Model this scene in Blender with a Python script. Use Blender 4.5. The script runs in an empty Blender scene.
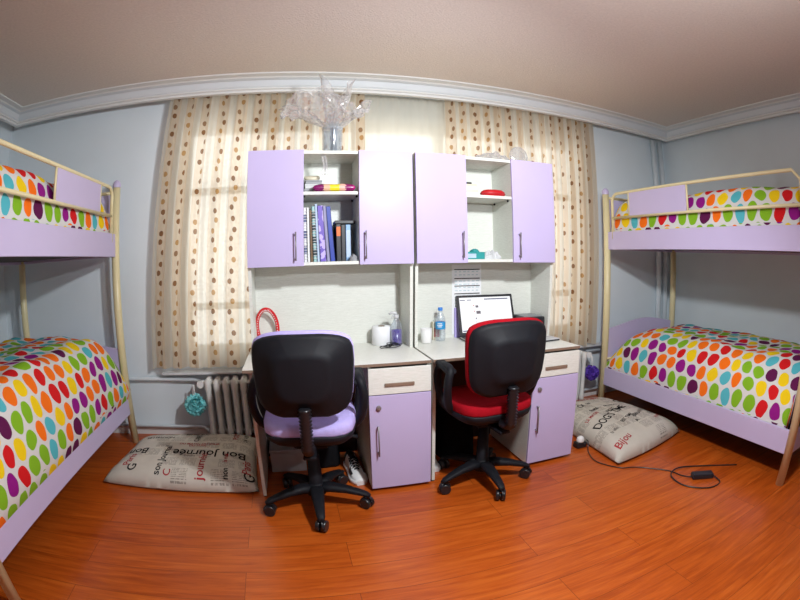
import bpy, bmesh, math, random
from mathutils import Vector, Matrix, noise
PI = math.pi
random.seed(7)
SC = bpy.context.scene
COL = SC.collection
sin, cos, pi = math.sin, math.cos, math.pi

# ------------------------------------------------------------------ camera
def make_camera():
    yaw, pitch, roll = 0.241633, -0.091601, -0.015482
    fwd = Vector((sin(yaw), cos(yaw), 0)); right = Vector((cos(yaw), -sin(yaw), 0)); up = Vector((0, 0, 1))
    f2 = cos(pitch) * fwd + sin(pitch) * up
    u2 = -sin(pitch) * fwd + cos(pitch) * up
    r3 = cos(roll) * right + sin(roll) * u2
    u3 = -sin(roll) * right + cos(roll) * u2
    cd = bpy.data.cameras.new('camera')
    cd.type = 'PANO'
    cd.panorama_type = 'FISHEYE_EQUISOLID'
    cd.sensor_width = 36.0
    cd.sensor_fit = 'HORIZONTAL'
    cd.fisheye_lens = 450.686 / 800 * 36
    cd.fisheye_fov = PI
    cd.clip_start = 0.02
    co = bpy.data.objects.new('camera', cd)
    m = Matrix((r3, u3, -f2)).transposed().to_4x4()
    m.translation = Vector((-0.15607, -3.26331, 1.28172))
    co.matrix_world = m
    COL.objects.link(co)
    SC.camera = co
make_camera()

# ------------------------------------------------------------------ light
SC.view_settings.view_transform = 'Standard'
SC.view_settings.look = 'None'
SC.view_settings.gamma = 1
SC.view_settings.use_curve_mapping = False
SC.view_settings.exposure = 0.0
WORLD_STRENGTH = 2.4
KEY_POS, KEY_W = (0.72, -2.45, 2.04), 165
BOUNCE_W = 30
w = bpy.data.worlds.new('daylight'); SC.world = w
w.use_nodes = True
bg = w.node_tree.nodes['Background']
bg.inputs[0].default_value = (1.0, 0.965, 0.91, 1)
bg.inputs[1].default_value = WORLD_STRENGTH

def light(name, kind, loc, power, col, size=0.1, rot=(0, 0, 0)):
    l = bpy.data.lights.new(name, kind); l.energy = power; l.color = col
    if kind == 'AREA':
        l.shape = 'DISK'; l.size = size
    else:
        l.shadow_soft_size = size
    o = bpy.data.objects.new(name, l); o.location = loc; o.rotation_euler = rot
    COL.objects.link(o); return o
def aim(p, q):
    return (Vector(q) - Vector(p)).to_track_quat('-Z', 'Y').to_euler()
kl = light('ceiling_pendant_lamp', 'SPOT', KEY_POS, KEY_W, (0.93, 0.97, 1.0), 0.06, aim(KEY_POS, (0.45, -0.9, 0.2)))
kl.data.spot_size = math.radians(172); kl.data.spot_blend = 0.6
BP = (0.85, -3.3, 1.75)
light('ceiling_bounce_fill', 'AREA', BP, BOUNCE_W, (0.90, 0.95, 1.0), 0.15, aim(BP, (0.6, -2.6, 2.6)))  # added fill light aimed up at the ceiling, not a fixture of the room

# ------------------------------------------------------------------ materials
def lin(c):
    return tuple(((v / 12.92) if v <= 0.04045 else ((v + 0.055) / 1.055) ** 2.4) for v in c)
def rgb(r, g, b):
    return lin((r / 255, g / 255, b / 255)) + (1.0,)
class NT:
    def __init__(s, name):
        s.m = bpy.data.materials.new(name); s.m.use_nodes = True
        s.t = s.m.node_tree; s.n = s.t.nodes; s.p = s.n['Principled BSDF']; s.out = s.n['Material Output']
    def add(s, typ, **kw):
        n = s.n.new(typ)
        for k, v in kw.items():
            setattr(n, k, v)
        return n
    def link(s, a, b): s.t.links.new(a, b)
    def math(s, op, a, b=None, c=None):
        n = s.n.new('ShaderNodeMath'); n.operation = op
        for i, v in enumerate((a, b, c)):
            if v is None: continue
            if isinstance(v, (int, float)): n.inputs[i].default_value = v
            else: s.link(v, n.inputs[i])
        return n.outputs[0]
    def mix(s, f, a, b):
        n = s.n.new('ShaderNodeMix'); n.data_type = 'RGBA'
        for i, v in ((0, f), (6, a), (7, b)):
            if isinstance(v, (int, float)): n.inputs[i].default_value = v
            elif isinstance(v, tuple): n.inputs[i].default_value = v
            else: s.link(v, n.inputs[i])
        return n.outputs[2]
    def coord(s, which='Object', scale=(1, 1, 1), rot=(0, 0, 0), loc=(0, 0, 0)):
        tc = s.n.new('ShaderNodeTexCoord'); mp = s.n.new('ShaderNodeMapping')
        mp.inputs['Scale'].default_value = scale; mp.inputs['Rotation'].default_value = rot; mp.inputs['Location'].default_value = loc
        s.link(tc.outputs[which], mp.inputs[0]); return mp.outputs[0]
    def noise(s, vec, scale, detail=3, rough=0.5):
        n = s.n.new('ShaderNodeTexNoise'); n.inputs['Scale'].default_value = scale
        n.inputs['Detail'].default_value = detail; n.inputs['Roughness'].default_value = rough
        if vec is not None: s.link(vec, n.inputs['Vector'])
        return n
    def ramp(s, fac, stops, interp='LINEAR'):
        n = s.n.new('ShaderNodeValToRGB'); cr = n.color_ramp; cr.interpolation = interp
        while len(cr.elements) < len(stops): cr.elements.new(0.5)
        for e, (p, c) in zip(cr.elements, stops): e.position = p; e.color = c
        s.link(fac, n.inputs[0]); return n.outputs[0]
    def bump(s, h, strength=0.2, dist=0.01):
        n = s.n.new('ShaderNodeBump'); n.inputs['Strength'].default_value = strength; n.inputs['Distance'].default_value = dist
        s.link(h, n.inputs['Height']); s.link(n.outputs[0], s.p.inputs['Normal']); return n
    def col(s, c):
        if isinstance(c, tuple): s.p.inputs['Base Color'].default_value = c
        else: s.link(c, s.p.inputs['Base Color'])

def plain(name, c, rough=0.5, metal=0.0, spec=0.5, var=0.06, nscale=18, bump=0.0, bscale=200):
    t = NT(name)
    nz = t.noise(t.coord(), nscale, 3)
    d = tuple(max(0, v * (1 - var)) for v in c[:3]) + (1,)
    l = tuple(min(1, v * (1 + var)) for v in c[:3]) + (1,)
    t.col(t.ramp(nz.outputs[0], [(0.3, d), (0.7, l)]))
    t.p.inputs['Roughness'].default_value = rough; t.p.inputs['Metallic'].default_value = metal
    t.p.inputs['Specular IOR Level'].default_value = spec
    if bump:
        b = t.noise(t.coord(), bscale, 2); t.bump(b.outputs[0], bump, 0.004)
    return t.m

M = {}
M['wall'] = plain('blue_wall_paint', rgb(220, 230, 236), 0.6, var=0.02, nscale=3, bump=0.15, bscale=120)
M['cornice'] = plain('white_cornice_paint', rgb(222, 222, 220), 0.55, var=0.02, nscale=3)
M['cornice_blue'] = plain('pale_blue_cornice_paint', rgb(214, 219, 223), 0.55, var=0.02, nscale=3)
M['ceiling'] = plain('stucco_ceiling', rgb(220, 209, 199), 0.8, var=0.05, nscale=60, bump=0.6, bscale=90)
M['lilac'] = plain('lilac_laminate', rgb(193, 181, 220), 0.3, spec=0.12, var=0.015, nscale=4)
M['lilac_bed'] = plain('lilac_bed_board', rgb(196, 185, 220), 0.35, var=0.015, nscale=4)
M['edge'] = plain('brown_edge_band', rgb(134, 112, 96), 0.45)
M['lilac_fabric'] = plain('lilac_fabric', rgb(186, 174, 232), 0.9, spec=0.2, var=0.06, nscale=60, bump=0.3, bscale=700)
M['red_fabric'] = plain('red_fabric', rgb(156, 5, 24), 0.9, spec=0.2, var=0.08, nscale=60, bump=0.3, bscale=700)
M['black_plastic'] = plain('black_plastic', rgb(20, 21, 27), 0.6, spec=0.25, var=0.1, bump=0.1, bscale=500)
M['black_rubber'] = plain('black_rubber', rgb(30, 30, 34), 0.3, spec=0.6)
M['black_fabric'] = plain('black_fabric', rgb(24, 24, 27), 0.9, spec=0.1, bump=0.4, bscale=300)
M['steel'] = plain('brushed_steel', rgb(160, 158, 156), 0.35, metal=1.0, var=0.05, nscale=40)
M['handle'] = plain('dull_nickel', rgb(150, 146, 148), 0.4, metal=0.6)
M['cream_metal'] = plain('cream_painted_metal', rgb(226, 214, 170), 0.35, var=0.02)
M['radiator'] = plain('white_radiator_paint', rgb(222, 222, 220), 0.4, var=0.03)
M['pipe'] = plain('pale_blue_pipe_paint', rgb(220, 229, 235), 0.45, var=0.03)
M['white'] = plain('white_plastic', rgb(232, 232, 232), 0.45, var=0.02)
M['paper'] = plain('white_paper', rgb(236, 238, 240), 0.85, spec=0.1, var=0.02)
M['sill'] = plain('white_stone_sill', rgb(205, 208, 212), 0.4, var=0.08)
M['frame'] = plain('white_window_frame', rgb(214, 212, 205), 0.5, var=0.02)
M['ink'] = plain('black_ink', rgb(40, 38, 40), 0.8, spec=0.1)
M['red_ink'] = plain('red_ink', rgb(170, 60, 66), 0.8, spec=0.1)
M['grey_ink'] = plain('grey_ink', rgb(120, 116, 112), 0.8, spec=0.1)
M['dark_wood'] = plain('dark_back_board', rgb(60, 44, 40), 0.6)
M['violet'] = plain('violet_liquid', rgb(64, 36, 150), 0.2, spec=0.6)
M['red_bead'] = plain('red_bead', rgb(205, 16, 28), 0.3)
M['red_leather'] = plain('red_leather', rgb(190, 14, 26), 0.4)
M['grey'] = plain('grey_plastic', rgb(140, 142, 146), 0.5)
M['lightgrey'] = plain('light_grey_board', rgb(196, 198, 200), 0.6)
M['beige'] = plain('beige_plastic', rgb(214, 206, 184), 0.5)
M['turquoise'] = plain('turquoise_netting', rgb(140, 222, 226), 0.6, var=0.15, nscale=60)
M['purple_net'] = plain('purple_netting', rgb(96, 62, 178), 0.6, var=0.2, nscale=60)
M['teal'] = plain('teal_card', rgb(32, 142, 142), 0.5)
M['blue_cap'] = plain('blue_bottle_cap', rgb(60, 130, 215), 0.4)
M['blue_label'] = plain('blue_bottle_label', rgb(50, 150, 210), 0.5)

def wood_cream(name, c1, c2, sc=(3, 3, 60), axis_scale=8):
    t = NT(name)
    n1 = t.noise(t.coord('Object', sc), axis_scale, 4, 0.6)
    n2 = t.noise(t.coord('Object', (sc[0] * 3, sc[1] * 3, sc[2] * 2.2)), axis_scale, 3, 0.6)
    f = t.math('ADD', t.math('MULTIPLY', n1.outputs[0], 0.6), t.math('MULTIPLY', n2.outputs[0], 0.4))
    t.col(t.ramp(f, [(0.35, c1), (0.62, c2)]))
    t.p.inputs['Roughness'].default_value = 0.42
    return t.m
M['cream'] = wood_cream('cream_woodgrain', rgb(207, 209, 200), rgb(229, 231, 224))
M['cream_top'] = wood_cream('cream_worktop', rgb(213, 215, 205), rgb(233, 234, 228), (2, 30, 30))

def floor_mat():
    t = NT('cherry_laminate')
    v = t.coord('Object')
    br = t.n.new('ShaderNodeTexBrick'); t.link(v, br.inputs['Vector'])
    br.inputs['Scale'].default_value = 1.0; br.inputs['Brick Width'].default_value = 1.25; br.inputs['Row Height'].default_value = 0.19
    br.inputs['Mortar Size'].default_value = 0.0013; br.inputs['Mortar Smooth'].default_value = 0.2; br.inputs['Bias'].default_value = 0.0
    br.offset = 0.37
    br.inputs['Color1'].default_value = (0.2, 0.2, 0.2, 1); br.inputs['Color2'].default_value = (0.8, 0.8, 0.8, 1); br.inputs['Mortar'].default_value = (0.5, 0.5, 0.5, 1)
    sep = t.n.new('ShaderNodeSeparateColor'); t.link(br.outputs['Color'], sep.inputs[0])
    tone = sep.outputs[0]
    off = t.n.new('ShaderNodeVectorMath'); off.operation = 'ADD'; t.link(v, off.inputs[0])
    cb = t.n.new('ShaderNodeCombineXYZ'); t.link(t.math('MULTIPLY', tone, 17.0), cb.inputs[2]); t.link(cb.outputs[0], off.inputs[1])
    mp = t.n.new('ShaderNodeMapping'); mp.inputs['Scale'].default_value = (1.3, 16, 1); t.link(off.outputs[0], mp.inputs[0])
    n1 = t.noise(mp.outputs[0], 2.2, 5, 0.6); n1.inputs['Distortion'].default_value = 0.6
    mp2 = t.n.new('ShaderNodeMapping'); mp2.inputs['Scale'].default_value = (2.5, 70, 1); t.link(off.outputs[0], mp2.inputs[0])
    n2 = t.noise(mp2.outputs[0], 3.0, 4, 0.6)
    f = t.math('ADD', t.math('MULTIPLY', n1.outputs[0], 0.6), t.math('MULTIPLY', n2.outputs[0], 0.25))
    f = t.math('ADD', f, t.math('MULTIPLY', tone, 0.14))
    c = t.ramp(f, [(0.32, rgb(146, 58, 12)), (0.5, rgb(182, 82, 22)), (0.68, rgb(204, 104, 36))])
    c2 = t.mix(t.math('MULTIPLY', br.outputs['Fac'], 0.75), c, rgb(70, 26, 8))
    t.col(c2)
    t.p.inputs['Roughness'].default_value = 0.3
    t.p.inputs['Specular IOR Level'].default_value = 0.45
    t.bump(br.outputs['Fac'], 0.1, 0.001).invert = True
    return t.m
M['floor'] = floor_mat()

def dots_mat():
    t = NT('dotted_bed_cotton')
    tc = t.n.new('ShaderNodeTexCoord'); sp = t.n.new('ShaderNodeSeparateXYZ'); t.link(tc.outputs['UV'], sp.inputs[0])
    nz = t.noise(tc.outputs['UV'], 5.0, 2)
    sn = t.n.new('ShaderNodeSeparateColor'); t.link(nz.outputs['Color'], sn.inputs[0])
    u = t.math('DIVIDE', sp.outputs[0], 0.108); v = t.math('DIVIDE', sp.outputs[1], 0.112)
    u = t.math('ADD', u, t.math('MULTIPLY', t.math('SUBTRACT', sn.outputs[0], 0.5), 0.7))
    v = t.math('ADD', v, t.math('MULTIPLY', t.math('SUBTRACT', sn.outputs[1], 0.5), 0.7))
    row = t.math('FLOOR', v)
    u = t.math('ADD', u, t.math('MULTIPLY', t.math('MODULO', t.math('ABSOLUTE', row), 2.0), 0.5))
    cu = t.math('FLOOR', u)
    lu = t.math('SUBTRACT', t.math('FRACT', u), 0.5); lv = t.math('SUBTRACT', t.math('FRACT', v), 0.5)
    d = t.math('SQRT', t.math('ADD', t.math('POWER', t.math('MULTIPLY', lu, 1.1), 2.0), t.math('POWER', t.math('MULTIPLY', lv, 0.98), 2.0)))
    mask = t.math('LESS_THAN', d, 0.455)
    cb = t.n.new('ShaderNodeCombineXYZ'); t.link(cu, cb.inputs[0]); t.link(row, cb.inputs[1])
    wn = t.n.new('ShaderNodeTexWhiteNoise'); wn.noise_dimensions = '2D'; t.link(cb.outputs[0], wn.inputs['Vector'])
    cols = [rgb(206, 26, 30), rgb(240, 112, 22), rgb(142, 22, 128), rgb(128, 178, 36), rgb(84, 178, 190), rgb(236, 200, 20), rgb(92, 22, 72), rgb(240, 112, 22), rgb(128, 178, 36)]
    c = t.ramp(wn.outputs['Value'], [(i / len(cols), k) for i, k in enumerate(cols)], 'CONSTANT')
    t.col(t.mix(mask, rgb(212, 210, 208), c))
    t.p.inputs['Roughness'].default_value = 0.85; t.p.inputs['Specular IOR Level'].default_value = 0.2
    return t.m
M['dots'] = dots_mat()

def curtain_mat(name, dots=True):
    t = NT(name)
    tc = t.n.new('ShaderNodeTexCoord'); sp = t.n.new('ShaderNodeSeparateXYZ'); t.link(tc.outputs['UV'], sp.inputs[0])
    P = 0.195
    u = t.math('DIVIDE', sp.outputs[0], P); v = t.math('DIVIDE', sp.outputs[1], 0.072)
    base = rgb(244, 240, 232)
    if dots:
        row = t.math('FLOOR', v)
        cu = t.math('FLOOR', u)
        zig = t.math('MULTIPLY', t.math('SINE', t.math('ADD', t.math('MULTIPLY', row, 1.9), t.math('MULTIPLY', cu, 2.0))), 0.09)
        lu = t.math('MULTIPLY', t.math('SUBTRACT', t.math('SUBTRACT', t.math('FRACT', u), 0.5), zig), P)
        cb = t.n.new('ShaderNodeCombineXYZ'); t.link(cu, cb.inputs[0]); t.link(row, cb.inputs[1])
        wn = t.n.new('ShaderNodeTexWhiteNoise'); wn.noise_dimensions = '2D'; t.link(cb.outputs[0], wn.inputs['Vector'])
        jit = t.math('MULTIPLY', t.math('SUBTRACT', wn.outputs['Value'], 0.5), 0.25)
        lv = t.math('MULTIPLY', t.math('ADD', t.math('SUBTRACT', t.math('FRACT', v), 0.5), jit), 0.072)
        d = t.math('SQRT', t.math('ADD', t.math('POWER', lu, 2.0), t.math('POWER', t.math('MULTIPLY', lv, 0.92), 2.0)))
        m1 = t.math('LESS_THAN', d, 0.018)
        # thin column between
        lu2 = t.math('MULTIPLY', t.math('SUBTRACT', t.math('ABSOLUTE', t.math('SUBTRACT', t.math('FRACT', u), 0.5)), 0.5), P)
        lv2 = t.math('MULTIPLY', t.math('SUBTRACT', t.math('FRACT', t.math('MULTIPLY', v, 0.6)), 0.5), 0.12)
        d2 = t.math('SQRT', t.math('ADD', t.math('POWER', lu2, 2.0), t.math('POWER', lv2, 2.0)))
        m2 = t.math('LESS_THAN', d2, 0.0065)
        stripe = t.math('LESS_THAN', t.math('ABSOLUTE', t.math('SUBTRACT', t.math('FRACT', u), 0.5)), 0.3)
        base = t.mix(t.math('MULTIPLY', stripe, 0.5), base, rgb(236, 206, 170))
        dc = t.ramp(wn.outputs['Color'], [(0.0, rgb(152, 110, 76)), (0.45, rgb(200, 158, 108)), (0.7, rgb(166, 130, 100))], 'CONSTANT')
        mk = m1
        colr = t.mix(mk, base, dc)
        tr = t.math('SUBTRACT', 0.13, t.math('MULTIPLY', mk, 0.08))
    else:
        colr = base; tr = None
    dif = t.add('ShaderNodeBsdfDiffuse'); trl = t.add('ShaderNodeBsdfTranslucent'); tra = t.add('ShaderNodeBsdfTransparent')
    tint = t.mix(1.0, colr, colr); mul = tint.node; mul.blend_type = 'MULTIPLY'; mul.inputs[7].default_value = rgb(222, 214, 200)
    for l_ in list(mul.inputs[7].links): t.t.links.remove(l_)
    t.link(tint, dif.inputs[0])
    if isinstance(colr, tuple): trl.inputs[0].default_value = colr
    else: t.link(colr, trl.inputs[0])
    a = t.add('ShaderNodeMixShader'); a.inputs[0].default_value = 0.66; t.link(dif.outputs[0], a.inputs[1]); t.link(trl.outputs[0], a.inputs[2])
    b = t.add('ShaderNodeMixShader'); t.link(a.outputs[0], b.inputs[1]); t.link(tra.outputs[0], b.inputs[2])
    if tr is None: b.inputs[0].default_value = 0.15
    else: t.link(tr, b.inputs[0])
    t.link(b.outputs[0], t.out.inputs[0])
    return t.m
M['curtain'] = curtain_mat('dotted_sheer_curtain'); M['sheer'] = curtain_mat('plain_sheer_curtain', False)

def clear_mat(name, tint, gloss=0.18, diff=0.06, rough=0.08):
    t = NT(name)
    tra = t.add('ShaderNodeBsdfTransparent'); tra.inputs[0].default_value = tint
    gl = t.add('ShaderNodeBsdfGlossy'); gl.inputs['Roughness'].default_value = rough
    di = t.add('ShaderNodeBsdfDiffuse'); di.inputs[0].default_value = (0.85, 0.85, 0.86, 1)
    lw = t.add('ShaderNodeLayerWeight'); lw.inputs[0].default_value = 0.35
    f = t.math('ADD', t.math('MULTIPLY', lw.outputs['Facing'], 0.5), gloss * 0.5)
    m1 = t.add('ShaderNodeMixShader'); m1.inputs[0].default_value = 0.5; t.link(gl.outputs[0], m1.inputs[1]); t.link(di.outputs[0], m1.inputs[2])
    m2 = t.add('ShaderNodeMixShader'); t.link(t.math('MINIMUM', t.math('ADD', f, diff), 0.9), m2.inputs[0])
    t.link(tra.outputs[0], m2.inputs[1]); t.link(m1.outputs[0], m2.inputs[2]); t.link(m2.outputs[0], t.out.inputs[0])
    return t.m
M['cellophane'] = clear_mat('clear_cellophane', (0.93, 0.93, 0.93, 1), 0.3, 0.22)
M['clear'] = clear_mat('clear_bottle_plastic', (0.90, 0.95, 1.0, 1), 0.15, 0.08)
M['glass'] = clear_mat('window_glass', (0.96, 0.98, 0.98, 1), 0.02, 0.0, 0.01)

def emit(name, c, s):
    t = NT(name); t.p.inputs['Base Color'].default_value = (0.02, 0.02, 0.02, 1)
    t.p.inputs['Emission Color'].default_value = c; t.p.inputs['Emission Strength'].default_value = s
    return t.m
M['screen'] = emit('lit_screen', (0.96, 0.97, 1.0, 1), 1.05)
M['screen_dark'] = emit('screen_dark_bar', rgb(60, 66, 110), 0.9)
M['screen_mid'] = emit('screen_thumbnail', rgb(120, 110, 120), 0.8)
M['screen_red'] = emit('screen_red_icon', rgb(210, 70, 60), 0.8)

def pillow_mat():
    t = NT('newsprint_cotton')
    v = t.coord('UV')
    # faint columns of fine print
    br = t.n.new('ShaderNodeTexBrick'); t.link(v, br.inputs['Vector'])
    br.inputs['Scale'].default_value = 1; br.inputs['Brick Width'].default_value = 0.13; br.inputs['Row Height'].default_value = 0.11
    br.inputs['Mortar Size'].default_value = 0.012; br.inputs['Color1'].default_value = (0, 0, 0, 1); br.inputs['Color2'].default_value = (1, 1, 1, 1)
    br.inputs['Mortar'].default_value = (0, 0, 0, 1); br.offset = 0.3
    sep = t.n.new('ShaderNodeSeparateColor'); t.link(br.outputs['Color'], sep.inputs[0])
    block = t.math('GREATER_THAN', sep.outputs[0], 0.3)
    sp = t.n.new('ShaderNodeSeparateXYZ'); t.link(v, sp.inputs[0])
    lines = t.math('GREATER_THAN', t.math('SINE', t.math('MULTIPLY', sp.outputs[1], 2 * PI / 0.011)), 0.1)
    nz = t.noise(t.coord('UV', (140, 30, 1)), 1.0, 2)
    words = t.math('GREATER_THAN', nz.outputs[0], 0.45)
    ink = t.math('MULTIPLY', t.math('MULTIPLY', lines, words), block)
    base = t.mix(t.noise(t.coord('UV'), 9, 3).outputs[0], rgb(188, 182, 171), rgb(208, 202, 191))
    t.col(t.mix(t.math('MULTIPLY', ink, 0.72), base, rgb(120, 112, 104)))
    t.p.inputs['Roughness'].default_value = 0.6; t.p.inputs['Specular IOR Level'].default_value = 0.3
    nb = t.noise(t.coord('Object'), 22, 3); t.bump(nb.outputs[0], 0.25, 0.01)
    return t.m
M['pillow'] = pillow_mat()

def snack_mat():
    t = NT('snack_bag_foil')
    sp = t.n.new('ShaderNodeSeparateXYZ'); tc = t.n.new('ShaderNodeTexCoord'); t.link(tc.outputs['UV'], sp.inputs[0])
    nz = t.noise(t.coord('UV', (6, 3, 1)), 3, 2)
    f = t.math('ADD', sp.outputs[0], t.math('MULTIPLY', t.math('SUBTRACT', nz.outputs[0], 0.5), 0.18))
    t.col(t.ramp(f, [(0, rgb(120, 10, 90)), (0.24, rgb(220, 180, 150)), (0.40, rgb(226, 206, 40)), (0.62, rgb(224, 176, 160)), (0.76, rgb(132, 8, 92)), (0.93, rgb(180, 20, 120))], 'CONSTANT'))
    t.p.inputs['Roughness'].default_value = 0.28
    return t.m
M['snack'] = snack_mat()
def pattern_mat(name, a, b, sc=40, kind='checker'):
    t = NT(name)
    if kind == 'checker':
        c = t.n.new('ShaderNodeTexChecker'); t.link(t.coord('Object', (0.2, 0.2, 1)), c.inputs['Vector']); c.inputs['Scale'].default_value = sc
        c.inputs['Color1'].default_value = a; c.inputs['Color2'].default_value = b; t.col(c.outputs['Color'])
    else:
        n = t.noise(t.coord('Object'), sc, 1); t.col(t.ramp(n.outputs[0], [(0.0, a), (0.5, b)], 'CONSTANT'))
    t.p.inputs['Roughness'].default_value = 0.4
    return t.m

# ------------------------------------------------------------------ mesh helpers
def B(): return bmesh.new()
def box(bm, x0, x1, y0, y1, z0, z1, bev=0.0, mi=0):
    vs = [bm.verts.new((x, y, z)) for x in (x0, x1) for y in (y0, y1) for z in (z0, z1)]
    q = [(0, 1, 3, 2), (4, 6, 7, 5), (0, 4, 5, 1), (2, 3, 7, 6), (0, 2, 6, 4), (1, 5, 7, 3)]
    fs = [bm.faces.new([vs[i] for i in f]) for f in q]
    for f in fs: f.material_index = mi
    if bev > 0:
        es = list({e for f in fs for e in f.edges})
        bmesh.ops.bevel(bm, geom=es, offset=bev, segments=2, affect='EDGES', profile=0.5, material=-1)
    return fs
def frame_of(d):
    d = d.normalized(); a = Vector((0, 0, 1)) if abs(d.z) < 0.95 else Vector((1, 0, 0))
    u = d.cross(a).normalized(); return u, d.cross(u).normalized()
def tube(bm, pts, r, n=10, cap=True, closed=False, flat=None, mi=0):
    pts = [Vector(p) for p in pts]; N = len(pts); rings = []
    rs = r if isinstance(r, (list, tuple)) else [r] * N
    pu = None
    for i in range(N):
        if closed: d = pts[(i + 1) % N] - pts[i - 1]
        else: d = pts[min(i + 1, N - 1)] - pts[max(i - 1, 0)]
        d.normalize()
        if pu is None: u, v = frame_of(d)
        else:
            u = (pu - d * pu.dot(d)); u = u.normalized() if u.length > 1e-6 else frame_of(d)[0]
            v = d.cross(u).normalized()
        pu = u
        fl = flat if flat else 1.0
        rings.append([bm.verts.new(pts[i] + (u * cos(2 * PI * k / n) + v * sin(2 * PI * k / n) * fl) * rs[i]) for k in range(n)])
    rng = range(N) if closed else range(N - 1)
    for i in rng:
        a, b = rings[i], rings[(i + 1) % N]
        for k in range(n):
            f = bm.faces.new((a[k], a[(k + 1) % n], b[(k + 1) % n], b[k])); f.smooth = True; f.material_index = mi
    if cap and not closed:
        for rg, rev in ((rings[0], True), (rings[-1], False)):
            f = bm.faces.new(rg[::-1] if rev else rg); f.material_index = mi
def lathe(bm, prof, cx=0, cy=0, n=20, mi=0, smooth=True, sx=1, sy=1):
    rings = []
    for r, z in prof:
        if r < 1e-5: rings.append([bm.verts.new((cx, cy, z))])
        else: rings.append([bm.verts.new((cx + r * sx * cos(2 * PI * k / n), cy + r * sy * sin(2 * PI * k / n), z)) for k in range(n)])
    for a, b in zip(rings[:-1], rings[1:]):
        for k in range(n):
            k2 = (k + 1) % n
            if len(a) == 1 and len(b) == 1: continue
            if len(a) == 1: f = bm.faces.new((a[0], b[k2], b[k]))
            elif len(b) == 1: f = bm.faces.new((a[k], a[k2], b[0]))
            else: f = bm.faces.new((a[k], a[k2], b[k2], b[k]))
            f.smooth = smooth; f.material_index = mi
def grid(bm, fn, nu, nv, uvfn=None, mi=0, smooth=True):
    vs = [[bm.verts.new(fn(i / nu, j / nv)) for j in range(nv + 1)] for i in range(nu + 1)]
    uvl = bm.loops.layers.uv.verify() if uvfn else None
    for i in range(nu):
        for j in range(nv):
            f = bm.faces.new((vs[i][j], vs[i + 1][j], vs[i + 1][j + 1], vs[i][j + 1])); f.smooth = smooth; f.material_index = mi
            if uvfn:
                for l, (a, b) in zip(f.loops, ((i, j), (i + 1, j), (i + 1, j + 1), (i, j + 1))):
                    l[uvl].uv = uvfn(a / nu, b / nv)
    return vs
def prism(bm, pts, axis, a0, a1, mi=0, smooth=False):
    """extrude the 2d outline along an axis"""
    def P(p, a): return {'x': (a, p[0], p[1]), 'y': (p[0], a, p[1]), 'z': (p[0], p[1], a)}[axis]
    A = [bm.verts.new(P(p, a0)) for p in pts]; C = [bm.verts.new(P(p, a1)) for p in pts]; n = len(pts)
    bm.faces.new(A).material_index = mi; bm.faces.new(C[::-1]).material_index = mi
    for i in range(n):
        f = bm.faces.new((A[i], C[i], C[(i + 1) % n], A[(i + 1) % n])); f.material_index = mi; f.smooth = smooth
def sphere(bm, c, r, n=12, sz=1.0, sx=1.0, sy=1.0, mi=0):
    m = 8
    lathe_prof = [(r * sin(PI * i / m), c[2] - r * sz * cos(PI * i / m)) for i in range(m + 1)]
    lathe(bm, lathe_prof, c[0], c[1], n, mi, True, sx, sy)
def obj(name, bm, mats, parent=None, fixn=True):
    if fixn: bmesh.ops.recalc_face_normals(bm, faces=bm.faces[:])
    me = bpy.data.meshes.new(name); bm.to_mesh(me); bm.free()
    for m in (mats if isinstance(mats, (list, tuple)) else [mats]): me.materials.append(M[m] if isinstance(m, str) else m)
    o = bpy.data.objects.new(name, me); COL.objects.link(o)
    if parent is not None: o.parent = parent
    return o
def obj_each(name, bm, mats, parent):
    """every separate piece of the bmesh becomes a part of its own"""
    left = set(bm.verts); out = []
    while left:
        seed = left.pop(); isl = {seed}; st = [seed]
        while st:
            v = st.pop()
            for e in v.link_edges:
                w_ = e.other_vert(v)
                if w_ not in isl: isl.add(w_); st.append(w_)
        left -= isl
        nb = bmesh.new(); mp = {}
        for v in sorted(isl, key=lambda q: q.index if q.index >= 0 else 0): mp[v] = nb.verts.new(v.co)
        for f in {f for v in isl for f in v.link_faces}:
            g = nb.faces.new([mp[v] for v in f.verts]); g.material_index = f.material_index; g.smooth = f.smooth
        out.append(obj(name, nb, mats, parent))
    bm.free(); return out
def tag(o, label, cat, group=None):
    o['label'] = label; o['category'] = cat
    if group: o['group'] = group
    return o
def thing(name, label, cat, loc=(0, 0, 0), rz=0.0, group=None):
    o = bpy.data.objects.new(name, None); o.empty_display_size = 0.05; COL.objects.link(o)
    o.location = loc; o.rotation_euler = (0, 0, rz)
    return tag(o, label, cat, group)
def struct(name, bm, m, parent=None):
    o = obj(name, bm, m, parent)
    if parent is None: o['kind'] = 'structure'
    return o
def text_tris(s, size):
    cu = bpy.data.curves.new('t', 'FONT'); cu.body = s; cu.size = size; cu.resolution_u = 3; cu.offset = size * .010
    o = bpy.data.objects.new('t', cu); COL.objects.link(o)
    dg = bpy.context.evaluated_depsgraph_get(); me = bpy.data.meshes.new_from_object(o.evaluated_get(dg))
    vs = [v.co.copy() for v in me.vertices]; fs = [list(p.vertices) for p in me.polygons]
    bpy.data.objects.remove(o); bpy.data.curves.remove(cu); bpy.data.meshes.remove(me)
    return vs, fs

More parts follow.
